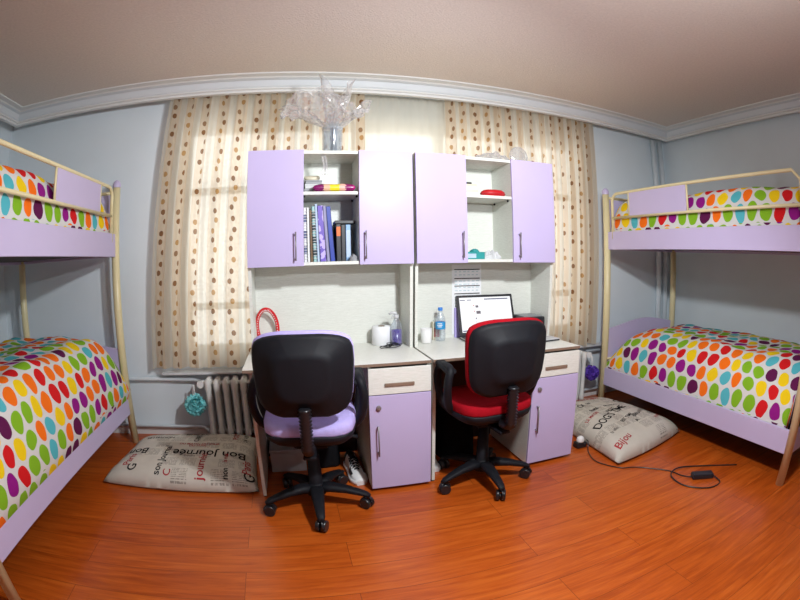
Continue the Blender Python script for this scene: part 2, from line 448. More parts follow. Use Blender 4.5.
# ------------------------------------------------------------------ room
XR, XL, YB, H = 3.54, -2.72, -4.9, 2.60
bm = B(); box(bm, XL - .2, XR + .2, YB - .2, 0.25, -0.1, 0.0); struct('floor', bm, 'floor')
bm = B(); box(bm, XL - .2, XR + .2, YB - .2, 0.25, H, H + 0.1); struct('ceiling', bm, 'ceiling')
WX0, WX1, WZ0, WZ1 = -1.0, 2.36, 0.62, 2.34
bm = B()
box(bm, XL - .2, WX0, 0, .25, 0, H); box(bm, WX1, XR + .2, 0, .25, 0, H)
box(bm, WX0, WX1, 0, .25, 0, WZ0); box(bm, WX0, WX1, 0, .25, WZ1, H)
struct('wall_back', bm, 'wall')
bm = B(); box(bm, XR, XR + .2, YB, 0, 0, H); struct('wall_right', bm, 'wall')
bm = B(); box(bm, XL - .2, XL, YB, 0, 0, H); struct('wall_left', bm, 'wall')
bm = B(); box(bm, XL - .2, XR + .2, YB - .2, YB, 0, H); struct('wall_front', bm, 'wall')
# window: frame, bars, panes
win = bpy.data.objects.new('window_1', None); COL.objects.link(win); win['kind'] = 'structure'
bm = B()
box(bm, WX0, WX1, .08, .15, WZ0, WZ0 + .06); box(bm, WX0, WX1, .08, .15, WZ1 - .06, WZ1)
xs = [WX0 + .03 + i * (WX1 - WX0 - .06) / 5 for i in range(6)]
for x in xs: box(bm, x - .035, x + .035, .08, .15, WZ0 + .06, WZ1 - .06)
for z in (0.97, 1.83): box(bm, WX0, WX1, .085, .145, z - .025, z + .025)
obj('window_frame', bm, 'frame', win)
bm = B(); box(bm, WX0 + .05, WX1 - .05, .11, .116, WZ0 + .05, WZ1 - .05); obj('glass', bm, 'glass', win)
# sill boards under the curtain
bm = B(); box(bm, -1.17, 2.62, -.10, 0.06, .497, .512, .003); struct('trim_1', bm, 'sill')
# cornice
prof = [(-.0, 2.50), (-.20, 2.50), (-.20, 2.515), (-.215, 2.522), (-.215, 2.53), (-.225, 2.538), (-.245, 2.575), (-.275, 2.582), (-.285, 2.590), (-.335, 2.592), (-.34, 2.60), (0, 2.60)]
prof_slot = [(-.165, 2.50)] + prof[1:11] + [(-.165, 2.60)]
def cornice(name, line):
    bm = B(); n = len(prof_slot); rings = []
    for (mx, my, dx, dy) in line:   # mitred positions
        rings.append([bm.verts.new((mx + dx * (-p[0]), my + dy * (-p[0]), p[1])) for p in prof_slot])
    for a, b in zip(rings[:-1], rings[1:]):
        for k in range(n):
            f = bm.faces.new((a[k], a[(k + 1) % n], b[(k + 1) % n], b[k]))
            if k in (4, 5, 6): f.material_index = 1
    bm.faces.new(rings[0]); bm.faces.new(rings[-1][::-1])
    return struct(name, bm, ['cornice', 'cornice_blue'])
cornice('trim_2', [(XL, 0, 1, -1), (XR + .06, 0, -1, -1)])
cornice('trim_3', [(XR + .06, 0, -1, -1), (XR + .06, YB, -1, 0)])
cornice('trim_4', [(XL, YB, 1, 0), (XL, 0, 1, -1)])
bm = B(); box(bm, XL, XR, -.014, 0, 0, .07, .003); struct('baseboard_back', bm, 'cornice')
bm = B(); box(bm, XR - .014, XR, YB, -.015, 0, .07, .003); struct('baseboard_right', bm, 'cornice')
bm = B(); box(bm, XL, XL + .014, YB, -.015, 0, .07, .003); struct('baseboard_left', bm, 'cornice')

# ------------------------------------------------------------------ curtains
def curtain(name, label, x0t, x1t, x0b, x1b, zb, y0, mat, lam=0.135, amp=0.03, seed=0, ztop=2.545, hem=True, group=None, us=1.0):
    W = 0.5 * (x1t - x0t + x1b - x0b); nu = int(W / 0.009); nv = 30
    xs = []; arc = [0.0]
    def yy(x, v):
        ph = 1.3 * noise.noise(Vector((x * 2.1, seed, 0)))
        a = amp * (0.75 + 0.5 * noise.noise(Vector((x * 4, seed + 3, v * .8)))) * (0.55 + 0.45 * (1 - v))
        return y0 + a * sin(2 * PI * x / lam + ph * 3 + 0.25 * noise.noise(Vector((x * 3, v * 2, seed)))) + .35 * amp * sin(2 * PI * x / (lam * .43) + 2 * ph)
    for i in range(nu + 1):
        x = i / nu * W
        if i: arc.append(arc[-1] + math.hypot(W / nu, yy(x, .5) - yy(x - W / nu, .5)))
    def fn(u, v):
        a = x0b + (x1b - x0b) * u; b = x0t + (x1t - x0t) * u
        x = a + (b - a) * v
        z0 = zb + (0.012 * abs(sin(2 * PI * u * W / 0.32)) if hem else 0)
        return (x, yy(u * W, v), z0 + (ztop - z0) * v)
    bm = B(); grid(bm, fn, nu, nv, lambda u, v: (arc[int(round(u * nu))] * us, v * (ztop - zb)))
    o = obj(name, bm, mat, None, False)
    return tag(o, label, 'curtain', group)
curtain('curtain', 'sheer cream curtain with brown dot columns behind the cabinet holding books', -1.09, .38, -1.235, .40, .545, -.105, 'curtain', lam=.15, amp=.042, seed=1)
curtain('curtain', 'plain undotted sheer curtain strip behind the seam between the two wall cabinets', 0.36, 1.03, .36, 1.03, .53, -.03, 'sheer', lam=.17, amp=.012, seed=5)
curtain('curtain', 'sheer cream curtain with brown dot columns next to the bunk bed with grey pipes', 1.0, 2.45, 1.0, 2.42, .52, -.105, 'curtain', lam=.095, amp=.05, seed=9, us=.9)

# ------------------------------------------------------------------ heating
def pipe(pts, r, label, mat='pipe', name='heating_pipe'):
    bm = B(); tube(bm, pts, r, 12); return tag(obj(name, bm, mat), label, 'pipe')
pipe([(3.325, -.05, .0), (3.325, -.05, 2.52)], .028, 'vertical pale blue wall pipe by the corner, the one closer to the window')
pipe([(3.43, -.05, .0), (3.43, -.05, 2.52)], .028, 'vertical pale blue wall pipe, the one tight in the room corner')
def radiator(x0, n, label, valve_x, pipe_to):
    t = thing('radiator', label, 'radiator', (x0, -.12, 0))
    for i in range(n):
        bm = B()
        for dy in (-.055, 0.0, .055):
            pr = [(0, .03), (.014, .033), (.021, .055), (.021, .09), (.017, .12), (.0165, .38), (.021, .41), (.021, .455), (.014, .478), (0, .482)]
            lathe(bm, pr, 0, dy, 10, sx=1.15, sy=1.25)
        o = obj('radiator_section', bm, 'radiator', t); o.location = (i * .066, 0, 0)
        bm = None
    for z in (.07, .44):
        bm = B(); tube(bm, [(-.03, 0, z), (n * .066 - .036, 0, z)], .017, 10); obj('header_pipe', bm, 'radiator', t)
    for k in (1, n - 2):
        bm = B(); tube(bm, [(k * .066, 0, .0), (k * .066, 0, .06)], .012, 8); obj('foot', bm, 'radiator', t)
    # valve
    s = -1 if pipe_to < x0 else 1
    vx = -.055 if s < 0 else n * .066 - .01
    bm = B(); tube(bm, [(vx + .03 * -s, 0, .44), (vx + .03 * s, 0, .44)], .02, 10); tube(bm, [(vx, 0, .44), (vx, -.065, .445)], [.018, .026], 12)
    obj('valve', bm, 'white', t)
    return t
radiator(-.80, 12, 'white column radiator below the curtain by the turquoise bath puff', 0, -2)
radiator(1.45, 13, 'white column radiator below the curtain by the purple bath puff', 0, 3)
pipe([(-2.70, -.04, .462), (-1.2, -.04, .455), (-.93, -.04, .446), (-.88, -.07, .441), (-.86, -.12, .44), (-.83, -.12, .44)], .014, 'thin upper heating pipe running to the radiator by the turquoise puff')
pipe([(-2.70, -.045, .088), (-.90, -.045, .078), (-.84, -.12, .07)], .014, 'thin lower heating pipe above the skirting beside the newsprint cushion')
pipe([(3.24, -.045, .45), (2.36, -.045, .445), (2.32, -.12, .44), (2.30, -.12, .44)], .014, 'thin upper heating pipe running to the radiator by the purple puff')
pipe([(3.24, -.045, .088), (2.36, -.045, .078), (2.30, -.12, .07)], .014, 'thin lower heating pipe from the radiator by the purple puff')

def puff(loc, mat, label, r=.068, cord=.1):
    t = thing('bath_puff', label, 'bath puff', loc)
    bm = B(); rnd = random.Random(sum(map(ord, label)))
    for k in range(70):   # ruffled loops of netting
        d = Vector((rnd.gauss(0, 1), rnd.gauss(0, 1), rnd.gauss(0, 1))).normalized()
        u, v = frame_of(d); rr = r * rnd.uniform(.30, .48)
        N = 14; c = d * r * rnd.uniform(.45, .75); a = []; b = []
        for i in range(N):
            an = 2 * PI * i / N; wob = 1 + .18 * sin(an * 4 + k)
            p = c + (u * cos(an) + v * sin(an)) * rr * wob
            a.append(bm.verts.new(p * .97)); b.append(bm.verts.new(p + d * r * (.26 + .08 * sin(an * 5 + k))))
        for i in range(N):
            f = bm.faces.new((a[i], a[(i + 1) % N], b[(i + 1) % N], b[i])); f.smooth = True
    obj('netting', bm, mat, t)
    bm = B(); tube(bm, [(0, 0, .03), (.006, 0, cord * .6), (.002, .015, cord)], .003, 6); tube(bm, [(0, 0, .03), (-.008, 0, cord * .6), (-.002, .015, cord)], .003, 6)
    obj('cord', bm, 'white', t)
    return t
puff((-.912, -.17, .29), 'turquoise', 'turquoise net bath puff hanging from the radiator valve', .078, .15)
puff((2.318, -.205, .29), 'purple_net', 'purple net bath puff hanging from the radiator valve', .066, .15)

# ------------------------------------------------------------------ desks
def handle_bar(parent, x, z0, z1, y):
    bm = B(); tube(bm, [(x, y, z0), (x, y, z1)], .004, 8)
    for z in (z0 + .012, z1 - .012): tube(bm, [(x, y, z), (x, y + .026, z)], .005, 8)
    return obj('handle', bm, 'handle', parent)
U1, U2, WU = -.401, .566, .9535
YF = -1.055
def make_desk(x0, label, left_over):
    x1 = x0 + WU
    t = thing('desk', label, 'desk', (x0, YF, 0))
    def L(bm, name, mat, par=t, each=False):
        bmesh.ops.translate(bm, verts=bm.verts[:], vec=(-x0, -YF, 0)); return (obj_each if each else obj)(name, bm, mat, par)
    bm = B(); fs = box(bm, x0 - left_over, x1, YF - .003, -.44, .735, .75)
    fs[2].material_index = 1   # front edge
    L(bm, 'worktop', ['cream_top', 'edge'])
    bm = B(); fs = box(bm, x0 + .003, x0 + .021, YF + .03, -.47, .012, .735); L(bm, 'side_panel', 'cream')
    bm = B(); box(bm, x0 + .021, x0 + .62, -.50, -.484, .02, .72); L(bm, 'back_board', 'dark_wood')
    px = x0 + .615
    bm = B()
    box(bm, px, px + .018, YF + .02, -.47, .02, .735); box(bm, x1 - .018, x1, YF + .02, -.47, .02, .735)
    box(bm, px + .018, x1 - .018, -.488, -.47, .02, .735); box(bm, px + .018, x1 - .018, YF + .02, -.488, .02, .038)
    L(bm, 'pedestal', 'cream')
    for fx in (px + .03, x1 - .03):
        for fy in (YF + .06, -.52):
            bm = B(); tube(bm, [(fx, fy, 0), (fx, fy, .021)], .016, 10); L(bm, 'foot', 'black_rubber')
    bm = B(); tube(bm, [(x0 + .012, YF + .05, 0), (x0 + .012, YF + .05, .013)], .009, 10); tube(bm, [(x0 + .012, -.52, 0), (x0 + .012, -.52, .013)], .009, 10); L(bm, 'foot', 'black_rubber', t, True)
    # drawer front with flush strip handle
    bm = B(); box(bm, px, x1, YF, YF + .018, .581, .722, .002); d = L(bm, 'drawer', 'cream_top')
    bm = B(); box(bm, px + .085, px + .245, YF - .008, YF + .002, .624, .642, .002); h = L(bm, 'handle', 'edge', d)
    bm = B(); box(bm, px, x1, YF, YF + .018, .022, .576, .002); d = L(bm, 'door', 'lilac')
    bm = B(); tube(bm, [(px + .042, YF - .026, .236), (px + .042, YF - .026, .413)], .004, 8)
    for z in (.25, .40): tube(bm, [(px + .042, YF - .026, z), (px + .042, YF, z)], .005, 8)
    L(bm, 'handle', 'handle', d)
    bm = B(); tube(bm, [(px + .05, YF - .012, .51), (px + .05, YF + .002, .51)], .013, 14); tube(bm, [(px + .05, YF - .016, .51), (px + .05, YF - .01, .51)], .007, 10)
    L(bm, 'lock', 'handle', d)
    return t
make_desk(U1, 'cream topped desk with lilac door behind the black and lilac office chair', .028)
make_desk(U2, 'cream topped desk with lilac door behind the black and red office chair', .0)

YC = -.759
def make_hutch(x0, label):
    x1 = x0 + WU; t = thing('hutch_cabinet', label, 'cabinet', (x0, YC, .75))
    def L(bm, name, mat, par=t, each=False):
        bmesh.ops.translate(bm, verts=bm.verts[:], vec=(-x0, -YC, -.75)); return (obj_each if each else obj)(name, bm, mat, par)
    zb, zt = 1.256, 1.912
    for xa in (x0, x1 - .018):
        bm = B(); prism(bm, [(-.69, .75), (-.445, .75), (-.445, zt), (YC + .019, zt), (YC + .019, zb), (-.72, zb - .02)], 'x', xa, xa + .018); L(bm, 'side_panel', 'cream')
    bm = B(); box(bm, x0 + .018, x1 - .018, -.455, -.445, .75, zt); L(bm, 'back_panel', 'cream')
    xa, xb = x0 + WU / 3, x0 + 2 * WU / 3
    bm = B()
    box(bm, x0 + .018, x1 - .018, YC + .019, -.455, zb, zb + .018); box(bm, x0 + .018, x1 - .018, YC + .019, -.455, zt - .018, zt)
    L(bm, 'cabinet_board', 'cream', t, True)
    bm = B(); box(bm, xa - .016, xa, YC + .019, -.455, zb + .018, zt - .018); box(bm, xb, xb + .016, YC + .019, -.455, zb + .018, zt - .018); L(bm, 'divider', 'cream', t, True)
    bm = B(); box(bm, xa, xb, YC + .021, -.455, 1.655, 1.672); L(bm, 'shelf', 'cream')
    bm = B()
    for sx in (xa + .006, xb - .006):
        for sy in (YC + .06, -.50): sphere(bm, (sx, sy, 1.648), .007, 8)
    L(bm, 'shelf_pin', 'black_plastic', t, True)
    for k, (a, b) in enumerate(((x0, xa + .002), (xb - .002, x1 - .004))):
        bm = B(); box(bm, a + .001, b, YC, YC + .018, zb - .003, zt + .002, .0015); d = L(bm, 'door', 'lilac')
        hx = (b - (.045 if x0 < 0 else .034)) if k == 0 else (a + (.034 if x0 < 0 else .040))
        bm = B(); tube(bm, [(hx, YC - .026, 1.283), (hx, YC - .026, 1.443)], .004, 8)
        for z in (1.295, 1.43): tube(bm, [(hx, YC - .026, z), (hx, YC, z)], .005, 8)
        L(bm, 'handle', 'handle', d)
    return t
make_hutch(U1, 'lilac two door hutch cabinet with books in its open middle')
make_hutch(U2, 'lilac two door hutch cabinet with a red purse in its open middle')

# ------------------------------------------------------------------ office chairs
def shell(bm, half, z0, z1, layers, bend, n=36, power=None):
    """closed shield outline: half(t) half width over t in 0..1, stacked layers (scale, depth); bend(x,z) adds y"""
    out = []
    m = n // 2
    for i in range(m + 1):
        t = i / m; t = .5 - .5 * cos(PI * t); out.append((half(t), z0 + (z1 - z0) * t))
    ol = out + [(-x, z) for x, z in out[::-1]]
    ded = []
    for p in ol:
        if not ded or math.hypot(p[0] - ded[-1][0], p[1] - ded[-1][1]) > 1e-4: ded.append(p)
    if math.hypot(ded[0][0] - ded[-1][0], ded[0][1] - ded[-1][1]) < 1e-4: ded.pop()
    cz = .5 * (z0 + z1); rings = []
    for s, d, mi in layers:
        rings.append(([bm.verts.new((x * s, d + bend(x * s, cz + (z - cz) * s), cz + (z - cz) * s)) for x, z in ded], mi))
    N = len(ded)
    for (a, mi), (b, _) in zip(rings[:-1], rings[1:]):
        for k in range(N):
            f = bm.faces.new((a[k], a[(k + 1) % N], b[(k + 1) % N], b[k])); f.smooth = True; f.material_index = mi
    for (r, mi), rev in ((rings[0], 1), (rings[-1], 0)):
        c = Vector((0, 0, 0))
        for v in r: c += v.co
        cv = bm.verts.new(c / N)
        for k in range(N):
            f = bm.faces.new((r[k], r[(k + 1) % N], cv)); f.smooth = True; f.material_index = mi
def interp(tab, t):
    for (a, va), (b, vb) in zip(tab[:-1], tab[1:]):
        if t <= b:
            k = (t - a) / (b - a); return va + (vb - va) * k
    return tab[-1][1]
def back_half(t):
    return interp([(0, .10), (.012, .125), (.04, .155), (.09, .182), (.16, .202), (.28, .214), (.5, .221), (.7, .224), (.84, .220), (.91, .207), (.96, .178), (.988, .13), (1.0, .09)], t)
def seat_half(t):
    return interp([(0, .12), (.03, .17), (.1, .205), (.3, .225), (.6, .232), (.85, .222), (.95, .195), (1.0, .14)], t)
def make_chair(loc, rz, fabric, label, base_rot=0.0):
    t = thing('office_chair', label, 'office chair', loc, rz)
    # five star base
    for k in range(5):
        a = base_rot + -PI / 2 + 2 * PI * k / 5 - rz
        d = Vector((cos(a), sin(a), 0)); s = Vector((-d.y, d.x, 0))
        bm = B(); rows = []
        for (r, z, wd, hh) in ((.02, .105, .040, .06), (.08, .114, .037, .052), (.16, .107, .030, .042), (.23, .092, .024, .034), (.268, .082, .021, .028), (.288, .074, .014, .016)):
            c = d * r + Vector((0, 0, z)); ring = []
            for (q, h) in ((-1, 0), (-.85, .8), (-.4, 1), (.4, 1), (.85, .8), (1, 0), (.7, -.6), (-.7, -.6)):
                ring.append(bm.verts.new(c + s * wd * q + Vector((0, 0, hh * .5 * h))))
            rows.append(ring)
        for p, q in zip(rows[:-1], rows[1:]):
            for i in range(8):
                f = bm.faces.new((p[i], p[(i + 1) % 8], q[(i + 1) % 8], q[i])); f.smooth = True
        bm.faces.new(rows[0]); bm.faces.new(rows[-1][::-1])
        leg = obj('leg', bm, 'black_plastic', t)
        bm = B(); c = d * .268 + Vector((0, 0, .031)); ax = Vector((cos(a + 1.1), sin(a + 1.1), 0))
        for sg in (-1, 1):
            pc = c + ax * .016 * sg
            tube(bm, [pc - ax * .011, pc - ax * .009, pc + ax * .009, pc + ax * .011], [.026, .031, .031, .026], 18)
        tube(bm, [c - ax * .02, c + ax * .02], .012, 10)
        # hood
        hood = [c + Vector((0, 0, .0)) + Vector((d.x * cos(q), d.y * cos(q), sin(q))) * .034 for q in [PI * i / 8 for i in range(9)]]
        tube(bm, hood, .006, 8)
        tube(bm, [c + Vector((0, 0, .02)), c + Vector((0, 0, .052))], .008, 8)
        obj('caster', bm, 'black_rubber', leg)
    bm = B(); lathe(bm, [(0, .075), (.05, .075), (.055, .095), (.052, .125), (.038, .14), (.036, .145), (.036, .22), (.033, .222), (.033, .30), (.029, .302), (.029, .38), (0, .38)], n=20); obj('gas_lift', bm, 'black_plastic', t)
    bm = B(); box(bm, -.085, .085, -.10, .09, .378, .42, .012); box(bm, -.03, .03, -.24, -.08, .382, .40, .006); tube(bm, [(.08, .02, .40), (.19, .02, .395), (.235, .02, .39)], [.006, .006, .012], 8); obj('mechanism', bm, 'black_plastic', t)
    # seat: shell and cushion (outline in x / y)
    def seatbend(x, z): return .0
    bm = B()
    def remap(b):   # shell() works in x,z with y depth: turn it flat
        for v in b.verts:
            x, y, z = v.co; v.co = (x, z, y + .16 * max(0, (abs(x) - .08)) ** 2 * 3 - .10 * max(0, z - .16))
    shell(bm, seat_half, -.215, .235, [(.62, .425, 0), (.86, .432, 0), (.97, .455, 0), (1.0, .480, 0), (.985, .486, 0)], seatbend); remap(bm); obj('seat_shell', bm, 'black_plastic', t)
    bm = B(); shell(bm, seat_half, -.21, .232, [(.90, .482, 0), (.985, .484, 0), (1.0, .494, 0), (1.0, .515, 0), (.97, .535, 0), (.86, .545, 0), (.5, .540, 0)], seatbend); remap(bm); obj('seat', bm, fabric, t)
    # back: shell and cushion
    def bend(x, z): return -.245 - .10 * (z - .62) + 1.0 * x * x - .015 * sin((z - .55) / .45 * PI)
    bm = B(); shell(bm, back_half, .60, .980, [(.45, -.040, 0), (.60, -.038, 0), (.63, -.030, 0), (.90, -.027, 0), (.965, -.020, 0), (1.0, -.004, 0), (.985, .004, 0), (.9, .004, 0)], bend, 52)
    obj('backrest_shell', bm, 'black_plastic', t)
    bm = B(); shell(bm, back_half, .597, .988, [(.9, .004, 0), (1.0, .004, 0), (1.012, .016, 0), (1.006, .034, 0), (.97, .05, 0), (.86, .06, 0), (.5, .055, 0)], bend, 52)
    obj('backrest', bm, fabric, t)
    # rubber bellows over the spine
    bm = B(); path = []; rad = []
    N = 32
    for i in range(N + 1):
        k = i / N
        if k < .28: q = k / .28; p = Vector((0, -.20 - .085 * sin(q * PI / 2), .437 + .03 * (1 - cos(q * PI / 2))))
        else: q = (k - .28) / .72; p = Vector((0, -.285 - .006 * q, .467 + .19 * q))
        path.append(p); rad.append(.031 if i % 2 == 1 else .020)
    tube(bm, path, rad, 14); obj('bellows', bm, 'black_rubber', t)
    # armrests
    for s in (-1, 1):
        bm = B()
        loop = [(.205, -.03, .475), (.245, -.06, .52), (.266, -.09, .60), (.266, -.098, .67), (.25, -.085, .722), (.246, -.01, .728), (.248, .05, .715), (.256, .068, .665), (.254, .06, .59), (.236, .05, .52), (.205, .03, .475)]
        P = [Vector((s * a_, b_, c_)) for a_, b_, c_ in loop]; fine = []
        for i in range(len(P) - 1):
            for k in range(4):
                q = k / 4; p0 = P[max(i - 1, 0)]; p1 = P[i]; p2 = P[i + 1]; p3 = P[min(i + 2, len(P) - 1)]
                fine.append(.5 * ((2 * p1) + (p2 - p0) * q + (2 * p0 - 5 * p1 + 4 * p2 - p3) * q * q + (3 * p1 - p0 - 3 * p2 + p3) * q ** 3))
        fine.append(P[-1])
        tube(bm, fine, .021, 12); arm = obj('arm_support', bm, 'black_plastic', t)
        bm = B(); box(bm, s * .248 - .029, s * .248 + .029, -.105, .07, .728, .752, .011)
        for v in bm.verts: v.co.z += -.03 * ((v.co.y - .02) / .12) ** 2
        for f in bm.faces: f.smooth = True
        obj('armrest', bm, 'black_plastic', arm)
        bm = B(); box(bm, min(s * .10, s * .22), max(s * .10, s * .22), -.045, .045, .462, .478, .004); obj('arm_bracket', bm, 'black_plastic', arm)
    return t
make_chair((-.100, -1.13, 0), -.10, 'lilac_fabric', 'black plastic office chair with lilac cushions')
make_chair((.853, -1.09, 0), .07, 'red_fabric', 'black plastic office chair with red cushions')

# ------------------------------------------------------------------ bunk beds
def make_bed(x0, y0, s, label, Z):
    """x0,y0 aisle corner post at the window; s = direction to the side wall"""
    Wd, Ln = .91, 1.98
    t = thing('bunk_bed', label, 'bunk bed', (x0, y0, 0))
    def X(u): return s * u
    for (u, v) in ((0, 0), (Wd, 0), (0, Ln), (Wd, Ln)):
        bm = B(); tube(bm, [(X(u), -v, 0), (X(u), -v, Z['post'])], .030, 16)
        for z in (Z['post'] * .53,): tube(bm, [(X(u), -v, z), (X(u), -v, z + .006)], .0315, 16)
        p = obj('post', bm, 'cream_metal', t)
        bm = B(); lathe(bm, [(.032, Z['post'] - .012), (.033, Z['post'] + .01), (.026, Z['post'] + .03), (.012, Z['post'] + .042), (0, Z['post'] + .045)], X(u), -v, 16); obj('post_cap', bm, 'lilac_bed', p)
    def rng(a, b): return (min(a, b), max(a, b))
    for lo, hi in ((Z['b0'], Z['b1']), (Z['u0'], Z['u1'])):
        for u in (0, Wd):
            xa, xb = rng(X(u - .011), X(u + .011)); bm = B(); box(bm, xa, xb, -Ln + .027, -.027, lo, hi, .003); obj('side_board', bm, 'lilac_bed', t)
        for v in (0, Ln):
            xa, xb = rng(X(.027), X(Wd - .027)); bm = B(); box(bm, xa, xb, -v - .011, -v + .011, lo, hi, .003); obj('end_board', bm, 'lilac_bed', t)
        xa, xb = rng(X(.015), X(Wd - .015)); bm = B(); box(bm, xa, xb, -Ln + .02, -.02, lo + .02, lo + .035); obj('mattress_base', bm, 'dark_wood', t)
    # wavy head boards of the lower bunk
    for v in (.0, Ln):
        top = []
        for i in range(25):
            k = i / 24; top.append((X(.027 + (Wd - .054) * k), Z['wave'] + .033 * sin((k - .22) * 2 * PI * .78) - .012 + .01 * k))
        pts = [(X(.027), Z['b1'] + .08)] + top + [(X(Wd - .027), Z['b1'] + .08)]
        bm = B(); prism(bm, pts, 'y', -v - .009, -v + .009); obj('headboard', bm, 'lilac_bed', t)
        bm = B(); tube(bm, [(X(.02), -v, Z['b1'] + .075), (X(Wd - .02), -v, Z['b1'] + .075)], .013, 10); obj('cross_rail', bm, 'cream_metal', t)
    # guard rails of the upper bunk
    for u in (0, Wd):
        r = .07; zt, zl = Z['top'], Z['rail']
        pts = [(X(u), -.085, Z['u1'] - .06), (X(u), -.085, zt - r)] + [(X(u), -.085 - r + r * cos(a), zt - r + r * sin(a)) for a in [PI / 2 * i / 6 for i in range(1, 7)]] + [(X(u), -Ln + .12, zt), (X(u), -Ln + .06, zt - .06), (X(u), -Ln + .06, Z['u1'] - .06)]
        bm = B(); tube(bm, pts, .0125, 10); tube(bm, [(X(u), -.085, zl), (X(u), -Ln + .06, zl)], .0115, 10)
        for v in (.30, .945): tube(bm, [(X(u), -v, zl), (X(u), -v, zt)], .008, 8)
        g = obj('guard_rail', bm, 'cream_metal', t)
        xa, xb = rng(X(u - .008), X(u + .008)); bm = B(); box(bm, xa, xb, -.935, -.31, zl + .006, zt - .010, .003); obj('guard_panel', bm, 'lilac_bed', g)
    for v in (0, Ln):
        bm = B(); tube(bm, [(X(.02), -v, Z['top'] - .02), (X(Wd - .02), -v, Z['top'] - .02)], .012, 10); obj('end_rail', bm, 'cream_metal', t)
        xa, xb = rng(X(.03), X(Wd - .03)); bm = B(); box(bm, xa, xb, -v - .008, -v + .008, Z['u1'] + .02, Z['top'] - .035, .003); obj('end_panel', bm, 'lilac_bed', t)
    return t
def bedding(x0, y0, s, zb, ze, zt, label, u_over, ru, rv, Wd=.89, v0=-.02, V=1.93):
    def prof(k): k = max(0.0, min(1.0, k)); return (1 - (1 - k) ** 2.3) ** .62
    US = []
    nu, nv = 56, 90
    umap = [-u_over + (Wd + u_over) * (0.5 - 0.5 * cos(PI * i / nu)) if False else -u_over + (Wd - .01 + u_over) * (i / nu) ** 1.35 for i in range(nu + 1)]
    vmap = [v0 + V * (j / nv) ** 1.2 for j in range(nv + 1)]
    def zf(u, v):
        a = prof((u + u_over) / ru); b = prof((v - v0) / rv)
        n = .022 * noise.noise(Vector((u * 4.5 + s, v * 3.5, 1.7))) + .01 * noise.noise(Vector((u * 11, v * 9, s)))
        return ze + (zt - ze) * min(a, 1) * min(b, 1) * 1.0 + n * min(1, 2 * a) * min(1, 2 * b)
    bm = B()
    cu = [0]
    for i in range(nu): cu.append(cu[-1] + math.hypot(umap[i + 1] - umap[i], zf(umap[i + 1], 1.0) - zf(umap[i], 1.0)))
    cv = [0]
    for j in range(nv): cv.append(cv[-1] + math.hypot(vmap[j + 1] - vmap[j], zf(.5, vmap[j + 1]) - zf(.5, vmap[j])))
    zf0 = zf
    def fn(a, b):
        i, j = int(round(a * nu)), int(round(b * nv)); return (s * umap[i], -vmap[j], zf0(umap[i], vmap[j]))
    vs = grid(bm, fn, nu, nv, lambda a, b: (cv[int(round(b * nv))], cu[int(round(a * nu))]))
    # skirt down to the base
    edge = [vs[i][0] for i in range(nu + 1)] + [vs[nu][j] for j in range(1, nv + 1)] + [vs[i][nv] for i in range(nu - 1, -1, -1)] + [vs[0][j] for j in range(nv - 1, 0, -1)]
    low = [bm.verts.new((s * min(max(s * v.co.x, .016), Wd - .018), min(max(v.co.y, -v0 - V + .02), -.03), zb)) for v in edge]
    uvl = bm.loops.layers.uv.verify(); N = len(edge); run = 0
    for k in range(N):
        k2 = (k + 1) % N; seg = (edge[k].co - edge[k2].co).length
        f = bm.faces.new((edge[k], edge[k2], low[k2], low[k])); f.smooth = True
        f.loops[0][uvl].uv = (run, 0); f.loops[1][uvl].uv = (run + seg, 0); f.loops[2][uvl].uv = (run + seg, -(ze - zb)); f.loops[3][uvl].uv = (run, -(ze - zb)); run += seg
    bm.faces.new(low[::-1])
    o = obj('bedspread', bm, 'dots'); o.location = (x0, y0, 0)
    return tag(o, label, 'bedspread')
ZR = dict(post=1.845, b0=.195, b1=.345, u0=1.36, u1=1.510, rail=1.622, top=1.825, wave=.725)
ZL = dict(post=1.875, b0=.235, b1=.392, u0=1.37, u1=1.53, rail=1.652, top=1.848, wave=.76)
XBR, YBR, XBL, YBL = 2.40, -.27, -1.449, -.186
make_bed(XBR, YBR, 1, 'cream metal bunk bed with lilac boards beside the grey wall pipes', ZR)
make_bed(XBL, YBL, -1, 'cream metal bunk bed with lilac boards beside the turquoise bath puff', ZL)
bedding(XBR, YBR, 1, .235, .355, .705, 'multicoloured dotted bedspread on the lower bunk behind the floor cushion by the cable', -.013, .30, .42)
bedding(XBR, YBR, 1, 1.40, 1.53, 1.765, 'multicoloured dotted bedding on the upper bunk beside the wall pipes', -.025, .12, .10, v0=.02, V=1.86)
bedding(XBL, YBL, -1, .275, .405, .84, 'multicoloured dotted bedspread on the lower bunk by the turquoise bath puff', .03, .24, .26)
bedding(XBL, YBL, -1, 1.41, 1.55, 1.80, 'multicoloured dotted bedding on the upper bunk on the side of the turquoise bath puff', -.025, .12, .10, v0=.02, V=1.86)

